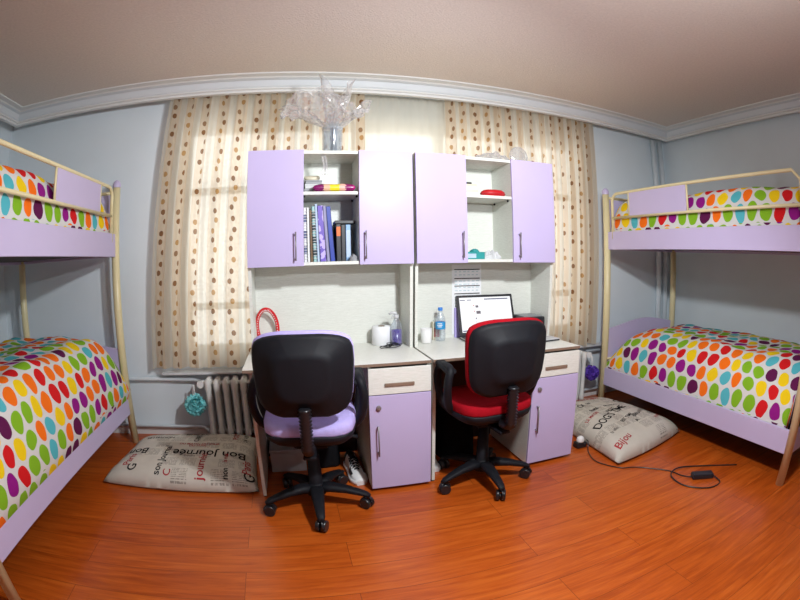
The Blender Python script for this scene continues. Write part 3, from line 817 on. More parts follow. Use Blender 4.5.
# ------------------------------------------------------------------ newsprint floor cushions
def cushion(label, C4, Hh, prints, rear_lift=0.0):
    """C4: corners near-left, near-right, far-right, far-left; u left-right, v near-far"""
    nl, nr, fr, fl = [Vector((*c, 0)) for c in C4]
    LX = (nr - nl).length; LY = (fl - nl).length
    def base(u, v):
        # pinched corners: sides bow inwards a little
        uu = .5 + (u - .5) * (1 - .035 * (1 - (2 * v - 1) ** 2)); vv = .5 + (v - .5) * (1 + .05 * (1 - (2 * u - 1) ** 2))
        return (nl * (1 - uu) + nr * uu) * (1 - vv) + (fl * (1 - uu) + fr * uu) * vv
    def hgt(u, v):
        a = max(0, 1 - abs(2 * u - 1) ** 5); b = max(0, 1 - abs(2 * v - 1) ** 5)
        return Hh * (a ** .5) * (b ** .5) * (1 + .10 * noise.noise(Vector((u * 3, v * 3, LX)))) 
    zc = Hh * .16
    def top(u, v): p = base(u, v); return Vector((p.x, p.y, zc + hgt(u, v) * .86 + rear_lift * v * v + .004 * noise.noise(Vector((u * 14, v * 14, 3)))))
    def bot(u, v): p = base(u, v); return Vector((p.x, p.y, max(.002, zc - hgt(u, v) * .5) + rear_lift * v * v * .6))
    org = base(.5, .5)
    t = thing('floor_cushion', label, 'cushion', (org.x, org.y, 0))
    bm = B(); n = 40
    vt = grid(bm, lambda u, v: top(u, v) - org, n, n, lambda u, v: (u * LX, v * LY))
    vb = grid(bm, lambda u, v: bot(u, v) - org, n, n, lambda u, v: (u * LX + 2, v * LY))
    bmesh.ops.remove_doubles(bm, verts=bm.verts[:], dist=.0016)
    obj('cover', bm, 'pillow', t)
    for (s, size, u0, v0, ang, mat, bold) in prints:
        bm = B(); vs, fs = text_tris(s, size); ca, sa = cos(ang), sin(ang); nv = []
        for p in vs:
            x = p.x * ca - p.y * sa; y = p.x * sa + p.y * ca
            uu = min(.985, max(.015, u0 + x / LX)); vv = min(.985, max(.015, v0 + y / LY))
            q = top(uu, vv); e = 1e-3
            nn = (top(min(uu + e, 1), vv) - q).cross(top(uu, min(vv + e, 1)) - q).normalized()
            nv.append(bm.verts.new(q + nn * .0022 - org))
        for f in fs:
            try: bm.faces.new([nv[i] for i in f])
            except ValueError: pass
        obj('printed_lettering', bm, mat, t)
    return t
PA = [('Bon Journ\u00e9e', .105, .94, .44, PI, 'ink', 1), ('Bon', .105, .235, .47, PI, 'ink', 1), ('journ\u00e9e', .080, .68, .03, PI / 2, 'red_ink', 1),
      ('son Journal', .07, .40, .05, PI / 2, 'ink', 1), ('Paris', .075, .165, .14, PI / 2, 'red_ink', 1), ('Paris', .075, .965, .12, PI / 2, 'red_ink', 1),
      ('G', .09, .225, .07, PI / 2, 'ink', 1), ('G', .09, .985, .04, PI / 2, 'ink', 1), ('JOURNAL', .045, .32, .90, PI, 'ink', 1), ('NOUVELLES', .045, .36, .77, PI, 'ink', 1),
      ('DE PARIS', .045, .60, .90, PI, 'ink', 1), ('CAFE', .055, .57, .64, PI / 2 , 'ink', 1), ('la rue', .045, .82, .25, PI / 2, 'red_ink', 1),
      ('DU MATIN DU JOUR', .034, .44, .56, 0, 'red_ink', 1), ('DU SOIR', .034, .52, .52, 0, 'red_ink', 1), ('POST', .055, .86, .72, PI / 2, 'red_ink', 1), ('LA VIE', .045, .93, .70, PI / 2, 'ink', 1), ('non', .055, .83, .04, PI / 2, 'ink', 1), ('C', .07, .47, .05, PI / 2, 'red_ink', 1), ('NEWS', .03, .60, .35, PI, 'grey_ink', 1)]
cushion('newsprint patterned floor cushion lying below the radiator with the turquoise puff', [(-1.455, -.90), (-.425, -.985), (-.455, -.215), (-1.37, -.225)], .125, PA)
PBR = [('DOG\u2019S TIME', .10, .08, .30, .35, 'ink', 1), ('EST TIME', .05, .36, .26, .32, 'ink', 1), ('BERLIN', .055, .56, .27, .32, 'ink', 1), ('NEWS', .055, .76, .34, .32, 'grey_ink', 1), ('Journ\u00e9e', .10, .34, .84, -.12, 'red_ink', 1),
       ('Of', .085, .24, .66, .25, 'ink', 1), ('THE', .04, .38, .70, .25, 'ink', 1), ('PARIS', .05, .26, .54, .28, 'ink', 1), ('NOTE', .05, .40, .46, .28, 'ink', 1), ('LE MATIN', .045, .08, .44, .32, 'red_ink', 1), ('EDITION', .035, .50, .58, -.2, 'ink', 1),
       ('Jo', .12, .84, .22, .55, 'ink', 1), ('CAN', .10, .74, .62, .0, 'ink', 1), ('Bijou', .085, .06, .05, .3, 'red_ink', 1), ('Post', .055, .76, .15, .5, 'red_ink', 1), ('la ville', .04, .12, .19, .3, 'grey_ink', 1), ('A', .05, .50, .20, .3, 'ink', 1)]
cushion('newsprint patterned floor cushion lying against the bunk bed beside the black cable', [(1.705, -1.345), (2.50, -1.19), (2.36, -.35), (1.74, -.27)], .155, PBR, .0)

# ------------------------------------------------------------------ things on top of the hutches
def wrapped_vase():
    cx, cy, z0 = .095, -.60, 1.914
    t = thing('wrapped_vase', 'clear vase in flared cellophane wrap standing on top of the hutch with books', 'vase', (cx, cy, z0))
    bm = B(); prof = [(0, .0), (.055, 0), (.06, .01), (.062, .15), (.066, .175), (.060, .175), (.056, .15), (.052, .02), (0, .018)]; lathe(bm, prof, n=18); obj('vase', bm, 'clear', t)
    bm = B(); rnd = random.Random(4)
    for k in range(9):
        a = rnd.uniform(0, 2 * PI); r = rnd.uniform(.005, .035); tube(bm, [(r * cos(a), r * sin(a), .02), (r * .7 * cos(a + .6), r * .7 * sin(a + .6), .12), (1.6 * r * cos(a), 1.6 * r * sin(a), .27)], .004, 6)
    obj('stem', bm, 'grey', t)
    bm = B()
    def fn(u, v):
        a = 2 * PI * u; ripple = sin(a * 5 + 1.0) * .5 + sin(a * 9 + 2) * .35
        r = .035 + (.19 * v ** .8) * (1 + .22 * ripple * v) + (.05 * noise.noise(Vector((cos(a) * 2.4, sin(a) * 2.4, v * 5))) + .035 * noise.noise(Vector((cos(a) * 7, sin(a) * 7, v * 11)))) * v
        z = .17 + .15 * v ** .8 * (1 + .5 * sin(a * 3 + .7) * v) + (.05 * noise.noise(Vector((cos(a) * 4, sin(a) * 4, v * 5))) + .03 * noise.noise(Vector((cos(a) * 9, sin(a) * 9, v * 12 + 4)))) * v
        return (1.25 * r * cos(a) - .045 * v, .75 * r * sin(a), z)
    grid(bm, fn, 80, 18, smooth=False); obj('cellophane_wrap', bm, 'cellophane', t)
    bm = B()
    def fn2(u, v):
        a = 2 * PI * u; r = .03 + .07 * v * (1 + .4 * sin(a * 4)) + .03 * noise.noise(Vector((cos(a) * 3, sin(a) * 3, v * 4 + 9))) * v
        z = .18 + .26 * v * (1 + .35 * sin(a * 2 + 1) * v); return (r * cos(a) + .02 * v, r * sin(a), z)
    grid(bm, fn2, 56, 14, smooth=False); obj('cellophane_tuft', bm, 'cellophane', t)
wrapped_vase()
def crumpled(name, label, loc, sx, sy, sz, mat, cat, seed, n=32):
    bm = B()
    def fn(u, v):
        a = 2 * PI * u; b = PI * (v * .5)
        r = cos(b) * (1 + .25 * noise.noise(Vector((cos(a) * 3, sin(a) * 3, seed + v * 3)))); z = sin(b) * (1 + .6 * noise.noise(Vector((cos(a) * 4 * cos(b), sin(a) * 4 * cos(b), seed))))
        return (sx * r * cos(a), sy * r * sin(a), max(0, sz * z))
    grid(bm, fn, n, 12, smooth=False)
    o = obj(name, bm, mat); o.location = loc; return tag(o, label, cat)
crumpled('plastic_bag', 'crumpled clear plastic bag lying on top of the hutch with the red purse', (1.13, -.62, 1.914), .13, .1, .055, 'cellophane', 'plastic bag', 3)
bm = B(); lathe(bm, [(0, -.006), (.07, -.006), (.074, 0), (.07, .006), (.05, .009), (0, .009)], n=28)
for v in bm.verts: v.co = (v.co.x, v.co.z, v.co.y + .07)
o = obj('plastic_disc', bm, 'cellophane'); o.location = (1.37, -.56, 1.917); tag(o, 'round clear plastic disc standing on top of the hutch with the red purse', 'disc')

# ------------------------------------------------------------------ left shelf contents
SX0 = U1 + WU / 3; ZS0, ZS1 = 1.2745, 1.6725
def book(x, w, h, lean, mat, label, d=.19, y=-.665, z=ZS0, kind='book', page=True, name='book', detail=None):
    t = thing(name, label, kind, (x, y, z), 0, 'books in the open shelf of the hutch')
    t.rotation_euler = (0, lean, 0)
    bm = B(); box(bm, 0, .0025, 0, d, 0, h); box(bm, w - .0025, w, 0, d, 0, h); box(bm, 0, w, 0, .0035, 0, h, .001); obj('cover', bm, mat, t)
    bm = B(); box(bm, .0027, w - .0027, .0037, d - .004, .004, h - .004); obj('pages', bm, 'paper', t)
    if detail == 'spiral':
        bm = B()
        k = 0; z0 = .02
        while z0 < h - .02:
            tube(bm, [(w / 2 + (w / 2 + .002) * cos(a), -.004 + .008 * sin(a), z0) for a in [2 * PI * i / 8 for i in range(8)]], .0016, 5, closed=True); z0 += .016
        obj('spiral_binding', bm, 'white', t)
    elif detail:
        bm = B(); box(bm, .002, w - .002, -.0008, .0005, detail[0] * h, detail[1] * h); obj('spine_label', bm, detail[2], t)
    return t
M['check_teal'] = pattern_mat('teal_black_check', rgb(30, 60, 70), rgb(150, 190, 190), 28)
M['check_grey'] = pattern_mat('grey_blue_check', rgb(90, 100, 140), rgb(220, 220, 226), 22)
M['pansy'] = pattern_mat('violet_blotch', rgb(106, 84, 182), rgb(186, 170, 226), 24, 'n')
M['brown_book'] = plain('brown_cover', rgb(110, 84, 56), 0.5, var=.3, nscale=30)
M['pale_blue'] = plain('pale_blue_cover', rgb(176, 196, 222), 0.45)
M['lavender_grey'] = plain('lavender_grey_cover', rgb(140, 138, 172), 0.45)
M['blue_binder'] = plain('blue_cover', rgb(26, 56, 158), 0.4)
M['black_cover'] = plain('black_cover', rgb(34, 34, 40), 0.4)
M['sky_book'] = plain('sky_blue_cover', rgb(130, 172, 216), 0.45)
M['orange'] = plain('orange_print', rgb(240, 110, 40), 0.5)
x = SX0 + .001
tilt = .0
spec = [(.017, .315, -.01, 'check_grey', 'blue and white checked spiral notebook, against the lilac door edge of the open shelf', 'spiral'),
        (.013, .315, -.012, 'white', 'thin white book between the checked notebook and the brown book', None),
        (.014, .30, -.02, 'brown_book', 'mottled brown book beside the thin white book', None),
        (.018, .325, -.03, 'check_teal', 'dark teal checked spiral notebook beside the mottled brown book', 'spiral'),
        (.014, .335, -.04, 'pale_blue', 'pale blue thin folder beside the dark teal checked notebook', None),
        (.034, .325, -.055, 'pansy', 'violet blotched binder leaning between the pale blue folder and lavender grey folder', None),
        (.018, .325, -.07, 'lavender_grey', 'lavender grey folder leaning against the violet blotched binder', None),
        (.026, .32, -.08, 'blue_binder', 'strong blue binder leaning in the middle of the open shelf', None)]
for (wd, h, lean, mat, lab, det) in spec:
    book(x + h * abs(lean) * .0 + .006, wd, h, lean, mat, lab, detail=det); x += wd + .0025
    x += .0012
xb_ = x + .012
book(xb_, .026, .215, -.012, 'black_cover', 'black book with an orange block on its spine', detail=(.68, .93, 'orange')); xb_ += .0295
book(xb_, .022, .212, -.008, 'black_cover', 'plain black book between the orange marked book and sky blue book', detail=None); xb_ += .025
book(xb_, .028, .212, -.004, 'sky_book', 'sky blue book, last upright one beside the shelf divider', detail=(.1, .85, 'pale_blue'))
t = thing('book', 'black book lying flat across the tops of three upright books', 'book', (.105, -.67, ZS0 + .2185), 0, 'books in the open shelf of the hutch')
bm = B(); box(bm, 0, .118, 0, .17, 0, .003, .001); box(bm, 0, .118, 0, .17, .015, .018, .001); box(bm, 0, .118, 0, .003, 0.003, .015); obj('cover', bm, 'black_cover', t)
bm = B(); box(bm, .002, .116, .0035, .167, .0035, .0145); obj('pages', bm, 'paper', t)
crumpled('bead_heap', 'small heap of silvery beads at the foot of the sky blue book', (.205, -.705, ZS0), .024, .02, .035, 'grey', 'beads', 8, 24)
# top compartment
bm = B(); box(bm, .01, .14, -.475, -.462, ZS1, ZS1 + .135, .002); tag(obj('white_card', bm, 'paper'), 'white card standing at the back of the top compartment above the books', 'card')
for k, (w_, d_, h_, m_, lab) in enumerate([(.105, .15, .032, 'grey', 'grey flat box, lowest of the stack in the compartment above the books'),
                                     (.115, .14, .028, 'lightgrey', 'pale grey flat box, middle of the stack in the compartment above the books'),
                                     (.095, .13, .022, 'grey', 'darker grey flat box, topmost of the stack in the compartment above the books')]):
    t = thing('flat_box', lab, 'box', (-.072 + .004 * k, -.645, ZS1 + (0, .0325, .061)[k]), .05 * (k - 1), 'flat boxes in the top compartment')
    bm = B(); box(bm, 0, w_, 0, d_, 0, h_ * .62, .002); obj('body', bm, m_, t)
    bm = B(); box(bm, -.002, w_ + .002, -.002, d_ + .002, h_ * .60, h_, .002); obj('lid', bm, m_, t)
bm = B(); tube(bm, [(.036 * cos(a), .036 * sin(a), .013) for a in [2 * PI * i / 28 for i in range(28)]], .013, 10, closed=True, flat=1.0)
for v in bm.verts:
    v.co = (v.co.x * 1.0, v.co.y, v.co.z + 0.25 * v.co.y)
    v.co.z += .009
o = obj('tape_roll', bm, 'beige'); o.location = (-.025, -.585, ZS1 + .0835); tag(o, 'beige ring shaped tape roll lying on the grey flat boxes', 'tape roll')
bm = B(); grid(bm, lambda u, v: (.026 * (u - .5) + .012 * sin(v * 2.5), .004 * sin(u * 6) , -.115 * v), 6, 14)
for v in list(bm.verts): pass
o = obj('ribbon', bm, 'cellophane'); sm = o.modifiers.new('thick', 'SOLIDIFY'); sm.thickness = .0015; o.location = (.035, -.70, 1.893); tag(o, 'clear plastic strip hanging from the roof of the compartment above the books', 'plastic strip')
bm = B()
def pouch(sgn):
    return lambda u, v: (-.115 + .23 * u, -.075 + .15 * v, sgn * (.019 * (max(0, 1 - abs(2 * u - 1) ** 9) * max(0, 1 - abs(2 * v - 1) ** 5)) ** .6 * (1 + .3 * noise.noise(Vector((u * 5, v * 4, sgn))))))
grid(bm, pouch(1), 30, 16, lambda u, v: (u, v)); grid(bm, pouch(-1), 30, 16, lambda u, v: (u, v)); bmesh.ops.remove_doubles(bm, verts=bm.verts[:], dist=.0008)
o = obj('snack_bag', bm, 'snack'); o.location = (.098, -.668, ZS1 + .028); o.scale = (1.08, .6, 1.15); tag(o, 'magenta and yellow snack bag lying on the upper open shelf', 'snack bag')

# ------------------------------------------------------------------ right shelf contents
S2 = U2 + WU / 3
for k, (w_, d_, h_, z_, lab) in enumerate([(.105, .2, .040, 0, 'white flat box under another white box, beside the red purse'), (.10, .19, .036, .0405, 'white flat box on top of another, with a black phone on it')]):
    t = thing('flat_box', lab, 'box', (S2 + .004, -.68 + .005 * k, ZS1 + z_), 0, 'white boxes beside the purse')
    bm = B(); box(bm, 0, w_, 0, d_, 0, h_ * .6, .002); obj('body', bm, 'white', t)
    bm = B(); box(bm, -.0015, w_ + .0015, -.0015, d_ + .0015, h_ * .58, h_, .002); obj('lid', bm, 'beige', t)
bm = B(); box(bm, 0, .06, 0, .11, 0, .013, .004); o = obj('mobile_phone', bm, 'black_cover'); o.location = (S2 + .02, -.66, ZS1 + .078); tag(o, 'black mobile phone lying on the white boxes', 'phone')
t = thing('purse', 'red rounded purse lying on the upper shelf beside the white boxes', 'purse', (S2 + .215, -.68, ZS1))
bm = B(); lathe(bm, [(0, 0), (.07, .001), (.082, .014), (.078, .03), (.06, .042), (0, .046)], n=26, sx=1.05, sy=.65); obj('body', bm, 'red_leather', t)
bm = B(); tube(bm, [(.085 * cos(a), .0535 * sin(a), .018) for a in [2 * PI * i / 30 for i in range(30)]], .0025, 6, closed=True); obj('zip', bm, 'red_ink', t)
t = thing('card_box', 'teal card box lying in the lower open shelf below the red purse', 'box', (S2 + .006, -.70, ZS0))
bm = B(); box(bm, 0, .135, 0, .11, 0, .045, .003); obj('body', bm, 'teal', t)
bm = B(); box(bm, .012, .075, -.0012, .0, .008, .034); obj('printed_label', bm, 'pale_blue', t)
crumpled('crumpled_paper', 'crumpled grey paper beside the teal card box', (S2 + .20, -.66, ZS0), .065, .05, .05, 'lightgrey', 'paper', 5)
crumpled('crumpled_paper', 'small crumpled teal paper on the corner of the teal card box', (S2 + .095, -.645, ZS0 + .0455), .03, .03, .018, 'teal', 'paper', 12, 20)

# ------------------------------------------------------------------ things on the left desk
ZD = .751
t = thing('beaded_hoop', 'red hoop with white beads leaning on the hutch panel behind the lilac chair', 'hoop', (-.315, -.52, ZD))
bm = B(); pts = [(.064 * cos(a) - .004 * sin(a), .02 - .03 * sin(a), .129 + .117 * sin(a)) for a in [2 * PI * i / 48 for i in range(48)]]
tube(bm, pts, .0125, 10, closed=True); obj('ring', bm, 'red_bead', t)
bm = B()
for i in range(44):
    a = 2 * PI * i / 44; k = .84 
    sphere(bm, (.0615 * cos(a) - .004 * sin(a), 0.0095 - .03 * sin(a), .128 + .1135 * sin(a)), .0038, 6)
obj_each('bead', bm, 'white', t)
t = thing('paper_roll', 'white paper roll standing on the desk beside the violet spray bottle', 'paper roll', (.392, -.545, ZD))
bm = B(); lathe(bm, [(.02, .0), (.056, .0), (.060, .004), (.060, .112), (.056, .116), (.022, .116)], n=28); obj('paper', bm, 'paper', t)
bm = B(); lathe(bm, [(.0205, .001), (.022, .001), (.022, .117), (.0205, .117), (.0205, .001)], n=20); obj('core', bm, 'brown_book', t)
t = thing('spray_bottle', 'clear spray bottle half full of violet liquid by the hutch side panel', 'spray bottle', (.475, -.60, ZD))
bm = B(); lathe(bm, [(0, .0), (.034, 0), (.037, .006), (.037, .10), (.034, .13), (.02, .155), (.014, .162), (.014, .175)], n=22, sx=.95, sy=.8); obj('bottle', bm, 'clear', t)
bm = B(); lathe(bm, [(0, .003), (.032, .003), (.034, .008), (.034, .098), (0, .099)], n=22, sx=.95, sy=.8); obj('liquid', bm, 'violet', t)
bm = B(); tube(bm, [(0, 0, .165), (0, 0, .19)], .016, 14); tube(bm, [(0, 0, .19), (-.004, 0, .20), (-.03, 0, .203), (-.046, 0, .194)], [.010, .011, .008, .006], 10); tube(bm, [(-.012, 0, .193), (-.026, 0, .178), (-.028, 0, .165)], .004, 6); obj('spray_head', bm, 'lightgrey', t)
bm = B(); rnd = random.Random(2); pts = []
for i in range(40):
    a = i * .62; r = .026 + .022 * sin(i * .9); pts.append((r * 1.5 * cos(a), r * sin(a), .006 + .012 * (1 + sin(i * .7)) * .8))
tube(bm, pts, .0022, 6); o = obj('earphones', bm, 'black_plastic'); o.location = (.42, -.67, ZD - .001); tag(o, 'black tangled cord lying in front of the white paper roll', 'cord')

# ------------------------------------------------------------------ things on the right desk
t = thing('water_bottle', 'clear plastic water bottle with blue cap on the desk beside the laptop', 'bottle', (.779, -.545, ZD))
bm = B(); lathe(bm, [(0, .004), (.018, .0), (.029, .003), (.032, .012), (.032, .05), (.030, .056), (.032, .062), (.032, .13), (.030, .145), (.022, .168), (.0135, .186), (.0125, .20)], n=22); obj('bottle', bm, 'clear', t)
bm = B(); lathe(bm, [(.0326, .078), (.0329, .079), (.0329, .124), (.0326, .125)], n=22); lb = obj('label', bm, 'blue_label', t)
bm = B(); 
for k, (z_, w_) in enumerate(((.112, .030), (.102, .036), (.092, .026))):
    n = 8; rows = []
    for i in range(n + 1):
        a = -PI / 2 - .45 + (w_ / .033) * (i / n - .5); rows.append((bm.verts.new((.0332 * cos(a), .0332 * sin(a), z_)), bm.verts.new((.0332 * cos(a), .0332 * sin(a), z_ + .005))))
    for p, q in zip(rows[:-1], rows[1:]): bm.faces.new((p[0], q[0], q[1], p[1]))
obj('label_print', bm, 'white', lb)
bm = B(); lathe(bm, [(.0145, .196), (.0155, .198), (.0155, .213), (.014, .216), (0, .217)], n=18); obj('cap', bm, 'blue_cap', t)
bm = B(); lathe(bm, [(0, 0), (.031, 0), (.034, .004), (.036, .092), (.034, .092), (.026, .008), (0, .006)], n=20); o = obj('cup', bm, 'white'); o.location = (.672, -.58, ZD); tag(o, 'white cup standing between the hutch panel and the water bottle', 'cup')
t = thing('carton', 'beige carton standing behind the clear water bottle', 'carton', (.765, -.492, ZD)); bm = B(); box(bm, -.025, .025, -.02, .02, 0, .118, .002); obj('body', bm, 'beige', t); bm = B(); box(bm, -.018, .018, -.0212, -.0202, .02, .08); obj('printed_label', bm, 'red_ink', t)

def laptop():
    t = thing('laptop', 'open black laptop with a lit screen on the desk behind the red chair', 'laptop', (1.118, -.69, ZD), -.01)
    bm = B(); box(bm, -.208, .208, -.115, .125, .004, .022, .004); obj('base', bm, 'black_cover', t)
    bm = B(); box(bm, -.2085, .2085, -.1165, -.112, .008, .0185, .001); box(bm, -.2085, -.205, -.112, .12, .008, .0185, .001); obj('trim', bm, 'steel', t)
    bm = B(); box(bm, -.18, .18, -.015, .095, .0222, .0234)
    obj('keyboard_bed', bm, 'black_rubber', t)
    bm = B()
    for r in range(5):
        for c in range(14): box(bm, -.176 + c * .0253, -.176 + c * .0253 + .021, -.012 + r * .021, -.012 + r * .021 + .017, .0234, .0258)
    ks = obj('keys', bm, 'black_plastic', t)
    bm = B(); box(bm, -.055, .045, -.095, -.03, .0221, .0229); obj('touchpad', bm, 'black_plastic', t)
    # lid tilts back about the hinge
    ang = .30
    piv = Vector((0, .125, .02))
    def T(bm):
        for v in bm.verts:
            p = v.co; v.co = piv + Vector((p.x, p.y * cos(ang) + p.z * sin(ang), p.z * cos(ang) - p.y * sin(ang)))
    bm = B(); box(bm, -.208, .208, 0, .011, 0, .275, .004); T(bm); lid = obj('lid', bm, 'black_cover', t)
    bm = B(); box(bm, -.190, .190, -.0014, -.0006, .024, .258); T(bm); sc = obj('screen', bm, 'screen', lid)
    bm = B()
    for (x0, x1, z0, z1) in ((-.186, -.15, .238, .243), (-.135, -.105, .238, .243), (-.01, .17, .240, .247), (-.185, .185, .030, .037)): box(bm, x0, x1, -.0020, -.0015, z0, z1)
    T(bm); obj_each('toolbar', bm, 'screen_dark', sc)
    bm = B()
    for (x0, x1, z0, z1) in ((-.078, -.058, .188, .203), (-.076, -.045, .145, .165), (-.085, -.078, .11, .12), (-.085, -.08, .088, .093), (-.07, -.035, .04, .055)): box(bm, x0, x1, -.0020, -.0015, z0, z1)
    T(bm); obj_each('thumbnail', bm, 'screen_mid', sc)
    bm = B(); box(bm, -.094, -.086, -.0020, -.0015, .20, .206); box(bm, -.091, -.085, -.0020, -.0015, .160, .167); T(bm); obj_each('icon', bm, 'screen_red', sc)
laptop()
t = thing('notebook', 'lilac notebook leaning on the back panel behind the laptop', 'notebook', (.905, -.462, ZD)); bm = B(); box(bm, 0, .15, -.012, .0, 0, .20, .002)
obj('cover', bm, 'lilac_fabric', t); bm = B(); box(bm, .003, .149, -.010, -.002, .2, .202); obj('pages', bm, 'paper', t)
t = thing('printer_box', 'black box shaped device on the desk between laptop and hutch side panel', 'printer', (1.413, -.575, ZD))
bm = B(); box(bm, -.085, .085, -.09, .09, 0, .135, .008); obj('body', bm, 'black_cover', t)
bm = B(); box(bm, -.07, .07, -.075, .075, .1352, .141, .002); obj('top_panel', bm, 'grey', t)
bm = B(); box(bm, -.075, .075, -.0925, -.0905, .02, .08, .001); obj('front_panel', bm, 'red_leather', t)
t = thing('tablet', 'flat silver and black device at the end of the desk beside the red chair', 'tablet', (1.43, -.80, ZD - .001), .12)
bm = B(); box(bm, -.10, .07, -.055, .055, .0, .010, .004); obj('body', bm, 'black_cover', t)
bm = B(); box(bm, -.10, .07, -.055, .055, .0105, .016, .002); obj('cover', bm, 'lightgrey', t)
bm = B(); tube(bm, [(1.385, -.68, ZD + .003), (1.40, -.70, ZD + .035), (1.425, -.70, ZD + .04), (1.455, -.69, ZD + .018), (1.485, -.70, ZD + .003)], .0025, 6); tag(obj('black_lead', bm, 'black_plastic'), 'short black lead looping up behind the flat silver device', 'cable')
# timetable
t = thing('timetable_sheet', 'white printed timetable sheet taped to the back panel above the laptop', 'paper sheet', (1.0, -.4558, 1.0))
bm = B(); box(bm, -.107, .107, -.0012, 0, -.23, .238); sh = obj('sheet', bm, 'paper', t)
bm = B()
for z in (.205, .145, .095, .043): box(bm, -.09, .095, -.0018, -.0013, z - .003, z + .003)
obj_each('printed_bar', bm, 'ink', sh)
M['faint'] = plain('faint_blue_print', rgb(190, 208, 214), .8)
bm = B()
for r in range(20):
    z = .19 - r * .021
    if min(abs(z - q) for q in (.205, .145, .095, .043)) < .008: continue
    for c in range(6): box(bm, -.088 + c * .031, -.088 + c * .031 + random.uniform(.014, .026), -.0018, -.0013, z - .003, z + .003)
obj_each('printed_text', bm, 'faint', sh)

# ------------------------------------------------------------------ things under the desks and on the floor
def sneaker(label, loc, rz, sc=1.0):
    t = thing('sneaker', label, 'shoe', loc, rz); t.scale = (sc, sc, sc)
    L_ = .27
    tab = [(0, .028), (.06, .036), (.25, .036), (.45, .034), (.7, .044), (.85, .042), (.95, .03), (1, .016)]
    def wd(k): return interp(tab, k)
    bm = B(); n = 26; rows = []
    for i in range(n + 1):
        k = i / n; y = -L_ * k; w_ = wd(k) + .004; rows.append([bm.verts.new((sx * w_, y, z)) for sx, z in ((-1, .002), (-1.04, .014), (-1, .028), (1, .028), (1.04, .014), (1, .002))])
    for a, b in zip(rows[:-1], rows[1:]):
        for q in range(6): f = bm.faces.new((a[q], a[(q + 1) % 6], b[(q + 1) % 6], b[q])); f.smooth = True
    bm.faces.new(rows[0]); bm.faces.new(rows[-1][::-1]); obj('sole', bm, 'white', t)
    ht = [(0, .095), (.08, .10), (.22, .088), (.32, .098), (.45, .085), (.65, .065), (.85, .052), (1, .034)]
    bm = B(); rows = []; m = 12
    for i in range(n + 1):
        k = i / n; y = -L_ * k * .985; h = interp(ht, k); w_ = wd(k) * .96
        rows.append([bm.verts.new((w_ * cos(PI * j / m) * (1.0 if True else 1), y, .026 + (h - .026) * (sin(PI * j / m) ** .75))) for j in range(m + 1)])
    for i, (a, b) in enumerate(zip(rows[:-1], rows[1:])):
        for q in range(m):
            f = bm.faces.new((a[q], a[q + 1], b[q + 1], b[q])); f.smooth = True
            k = i / n; f.material_index = 1 if (k < .14 or (k < .42 and 4 <= q <= 7) or (.55 < k < .8 and q in (1, 2, 9, 10))) else 0
    bm.faces.new(rows[0]); bm.faces.new(rows[-1][::-1]); obj('upper', bm, ['white', 'black_cover'], t)
    bm = B()
    for i in range(5):
        k = .36 + i * .075; y = -L_ * k; h = interp(ht, k); tube(bm, [(-.024, y, h - .012), (0, y - .008, h + .002), (.024, y - .016, h - .016)], .0035, 6); tube(bm, [(.024, y, h - .012), (0, y - .008, h + .003), (-.024, y - .016, h - .016)], .0035, 6)
    obj('laces', bm, 'black_fabric', t)
    return t
sneaker('white and black laced sneaker under the desk beside the pedestal', (.14, -.66, 0), .08, 1.12)
sneaker('white shoe peeking out behind the front panel of the red chair desk', (.640, -.68, 0), -.03, .85)
t = thing('storage_box', 'pale grey box under the desk behind the lilac chair', 'box', (-.235, -.615, 0))
bm = B(); box(bm, -.12, .10, -.09, .09, .0, .13, .004); obj('body', bm, 'lightgrey', t); bm = B(); box(bm, -.124, .104, -.094, .094, .131, .152, .004); obj('lid', bm, 'lightgrey', t)
def slump_bag(label, loc, sx, sy, sz):
    t = thing('bag', label, 'bag', loc)
    bm = B()
    def fn(u, v):
        a = 2 * PI * u; k = v; r = (1 - .35 * k ** 2) * (1 if k < .93 else (1 - k) / .07); c, s = cos(a), sin(a)
        e = (abs(c) ** 3 + abs(s) ** 3) ** (-1 / 3)
        d = 1 + .07 * noise.noise(Vector((c * 2, s * 2, k * 3)))
        return (sx * r * e * c * d, sy * r * e * s * d, sz * (k if k < .93 else .93 + (k - .93) * .6))
    vs = grid(bm, fn, 36, 18); bm.faces.new([bm.verts.new(v.co) for v in [vs[i][0] for i in range(36)]])
    bmesh.ops.remove_doubles(bm, verts=bm.verts[:], dist=.0005); obj('body', bm, 'black_fabric', t)
    bm = B(); tube(bm, [(sx * .4 * cos(PI * i / 10), -sy * .45, sz * .9 + .05 * sin(PI * i / 10)) for i in range(11)], .008, 8); obj('strap', bm, 'black_fabric', t)
slump_bag('black slumped bag in the shade under the desk of the red chair', (.845, -.64, 0), .13, .12, .36)
slump_bag('added black bag shape standing in for shade under the desk of the lilac chair', (.0, -.60, 0), .085, .085, .33)  # added dark form that deepens the shade below this desk
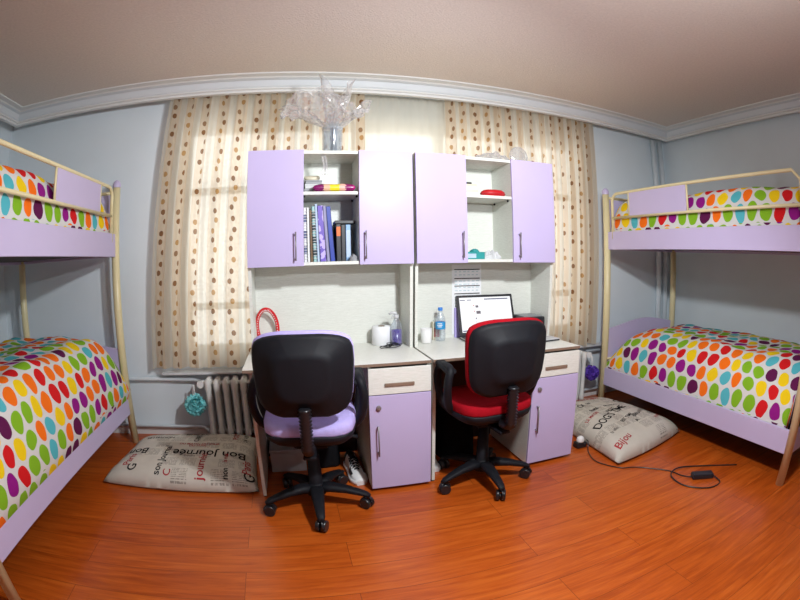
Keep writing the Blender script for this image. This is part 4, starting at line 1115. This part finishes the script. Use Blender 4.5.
# power cable and adapter
def smooth_path(P, n=8):
    P = [Vector(p) for p in P]; out = []
    for i in range(len(P) - 1):
        for k in range(n):
            q = k / n; p0 = P[max(i - 1, 0)]; p1 = P[i]; p2 = P[i + 1]; p3 = P[min(i + 2, len(P) - 1)]
            out.append(.5 * ((2 * p1) + (p2 - p0) * q + (2 * p0 - 5 * p1 + 4 * p2 - p3) * q * q + (3 * p1 - p0 - 3 * p2 + p3) * q ** 3))
    return out + [P[-1]]
t = thing('power_adapter', 'black laptop power adapter with looping cable on the floor by the bunk bed', 'power adapter', (2.06, -1.80, 0))
bm = B(); box(bm, -.075, .075, -.03, .03, .001, .034, .006)
for v in bm.verts:
    x_, y_ = v.co.x, v.co.y; a = -.55; v.co.x = x_ * cos(a) - y_ * sin(a); v.co.y = x_ * sin(a) + y_ * cos(a)
obj('brick', bm, 'black_cover', t)
def loc(P): return [(p[0] - 2.06, p[1] + 1.80, p[2]) for p in P]
bm = B(); tube(bm, smooth_path(loc([(1.70, -.985, .06), (1.695, -1.01, .06), (1.68, -1.04, .02), (1.655, -1.09, .006), (1.625, -1.22, .005), (1.70, -1.37, .005), (1.79, -1.42, .005), (1.87, -1.50, .005), (1.945, -1.60, .005), (1.965, -1.70, .006), (1.995, -1.765, .012)])), .0035, 7); obj('cable', bm, 'black_rubber', t)
bm = B(); tube(bm, smooth_path(loc([(2.125, -1.84, .015), (2.10, -1.93, .005), (1.98, -1.925, .005), (1.88, -1.80, .005), (1.90, -1.66, .010), (2.02, -1.615, .011), (2.19, -1.70, .005), (2.40, -1.86, .005)])), .0045, 7); obj('mains_cable', bm, 'black_rubber', t)
t = thing('plug_adapter', 'white plug adapter on a black block beside the desk pedestal', 'plug', (1.672, -.95, 0))
bm = B(); box(bm, -.04, .04, -.03, .03, 0.001, .04, .005); obj('block', bm, 'black_cover', t)
bm = B(); lathe(bm, [(0, .041), (.028, .041), (.03, .05), (.026, .07), (.015, .08), (0, .08)], n=14); obj('plug', bm, 'white', t)
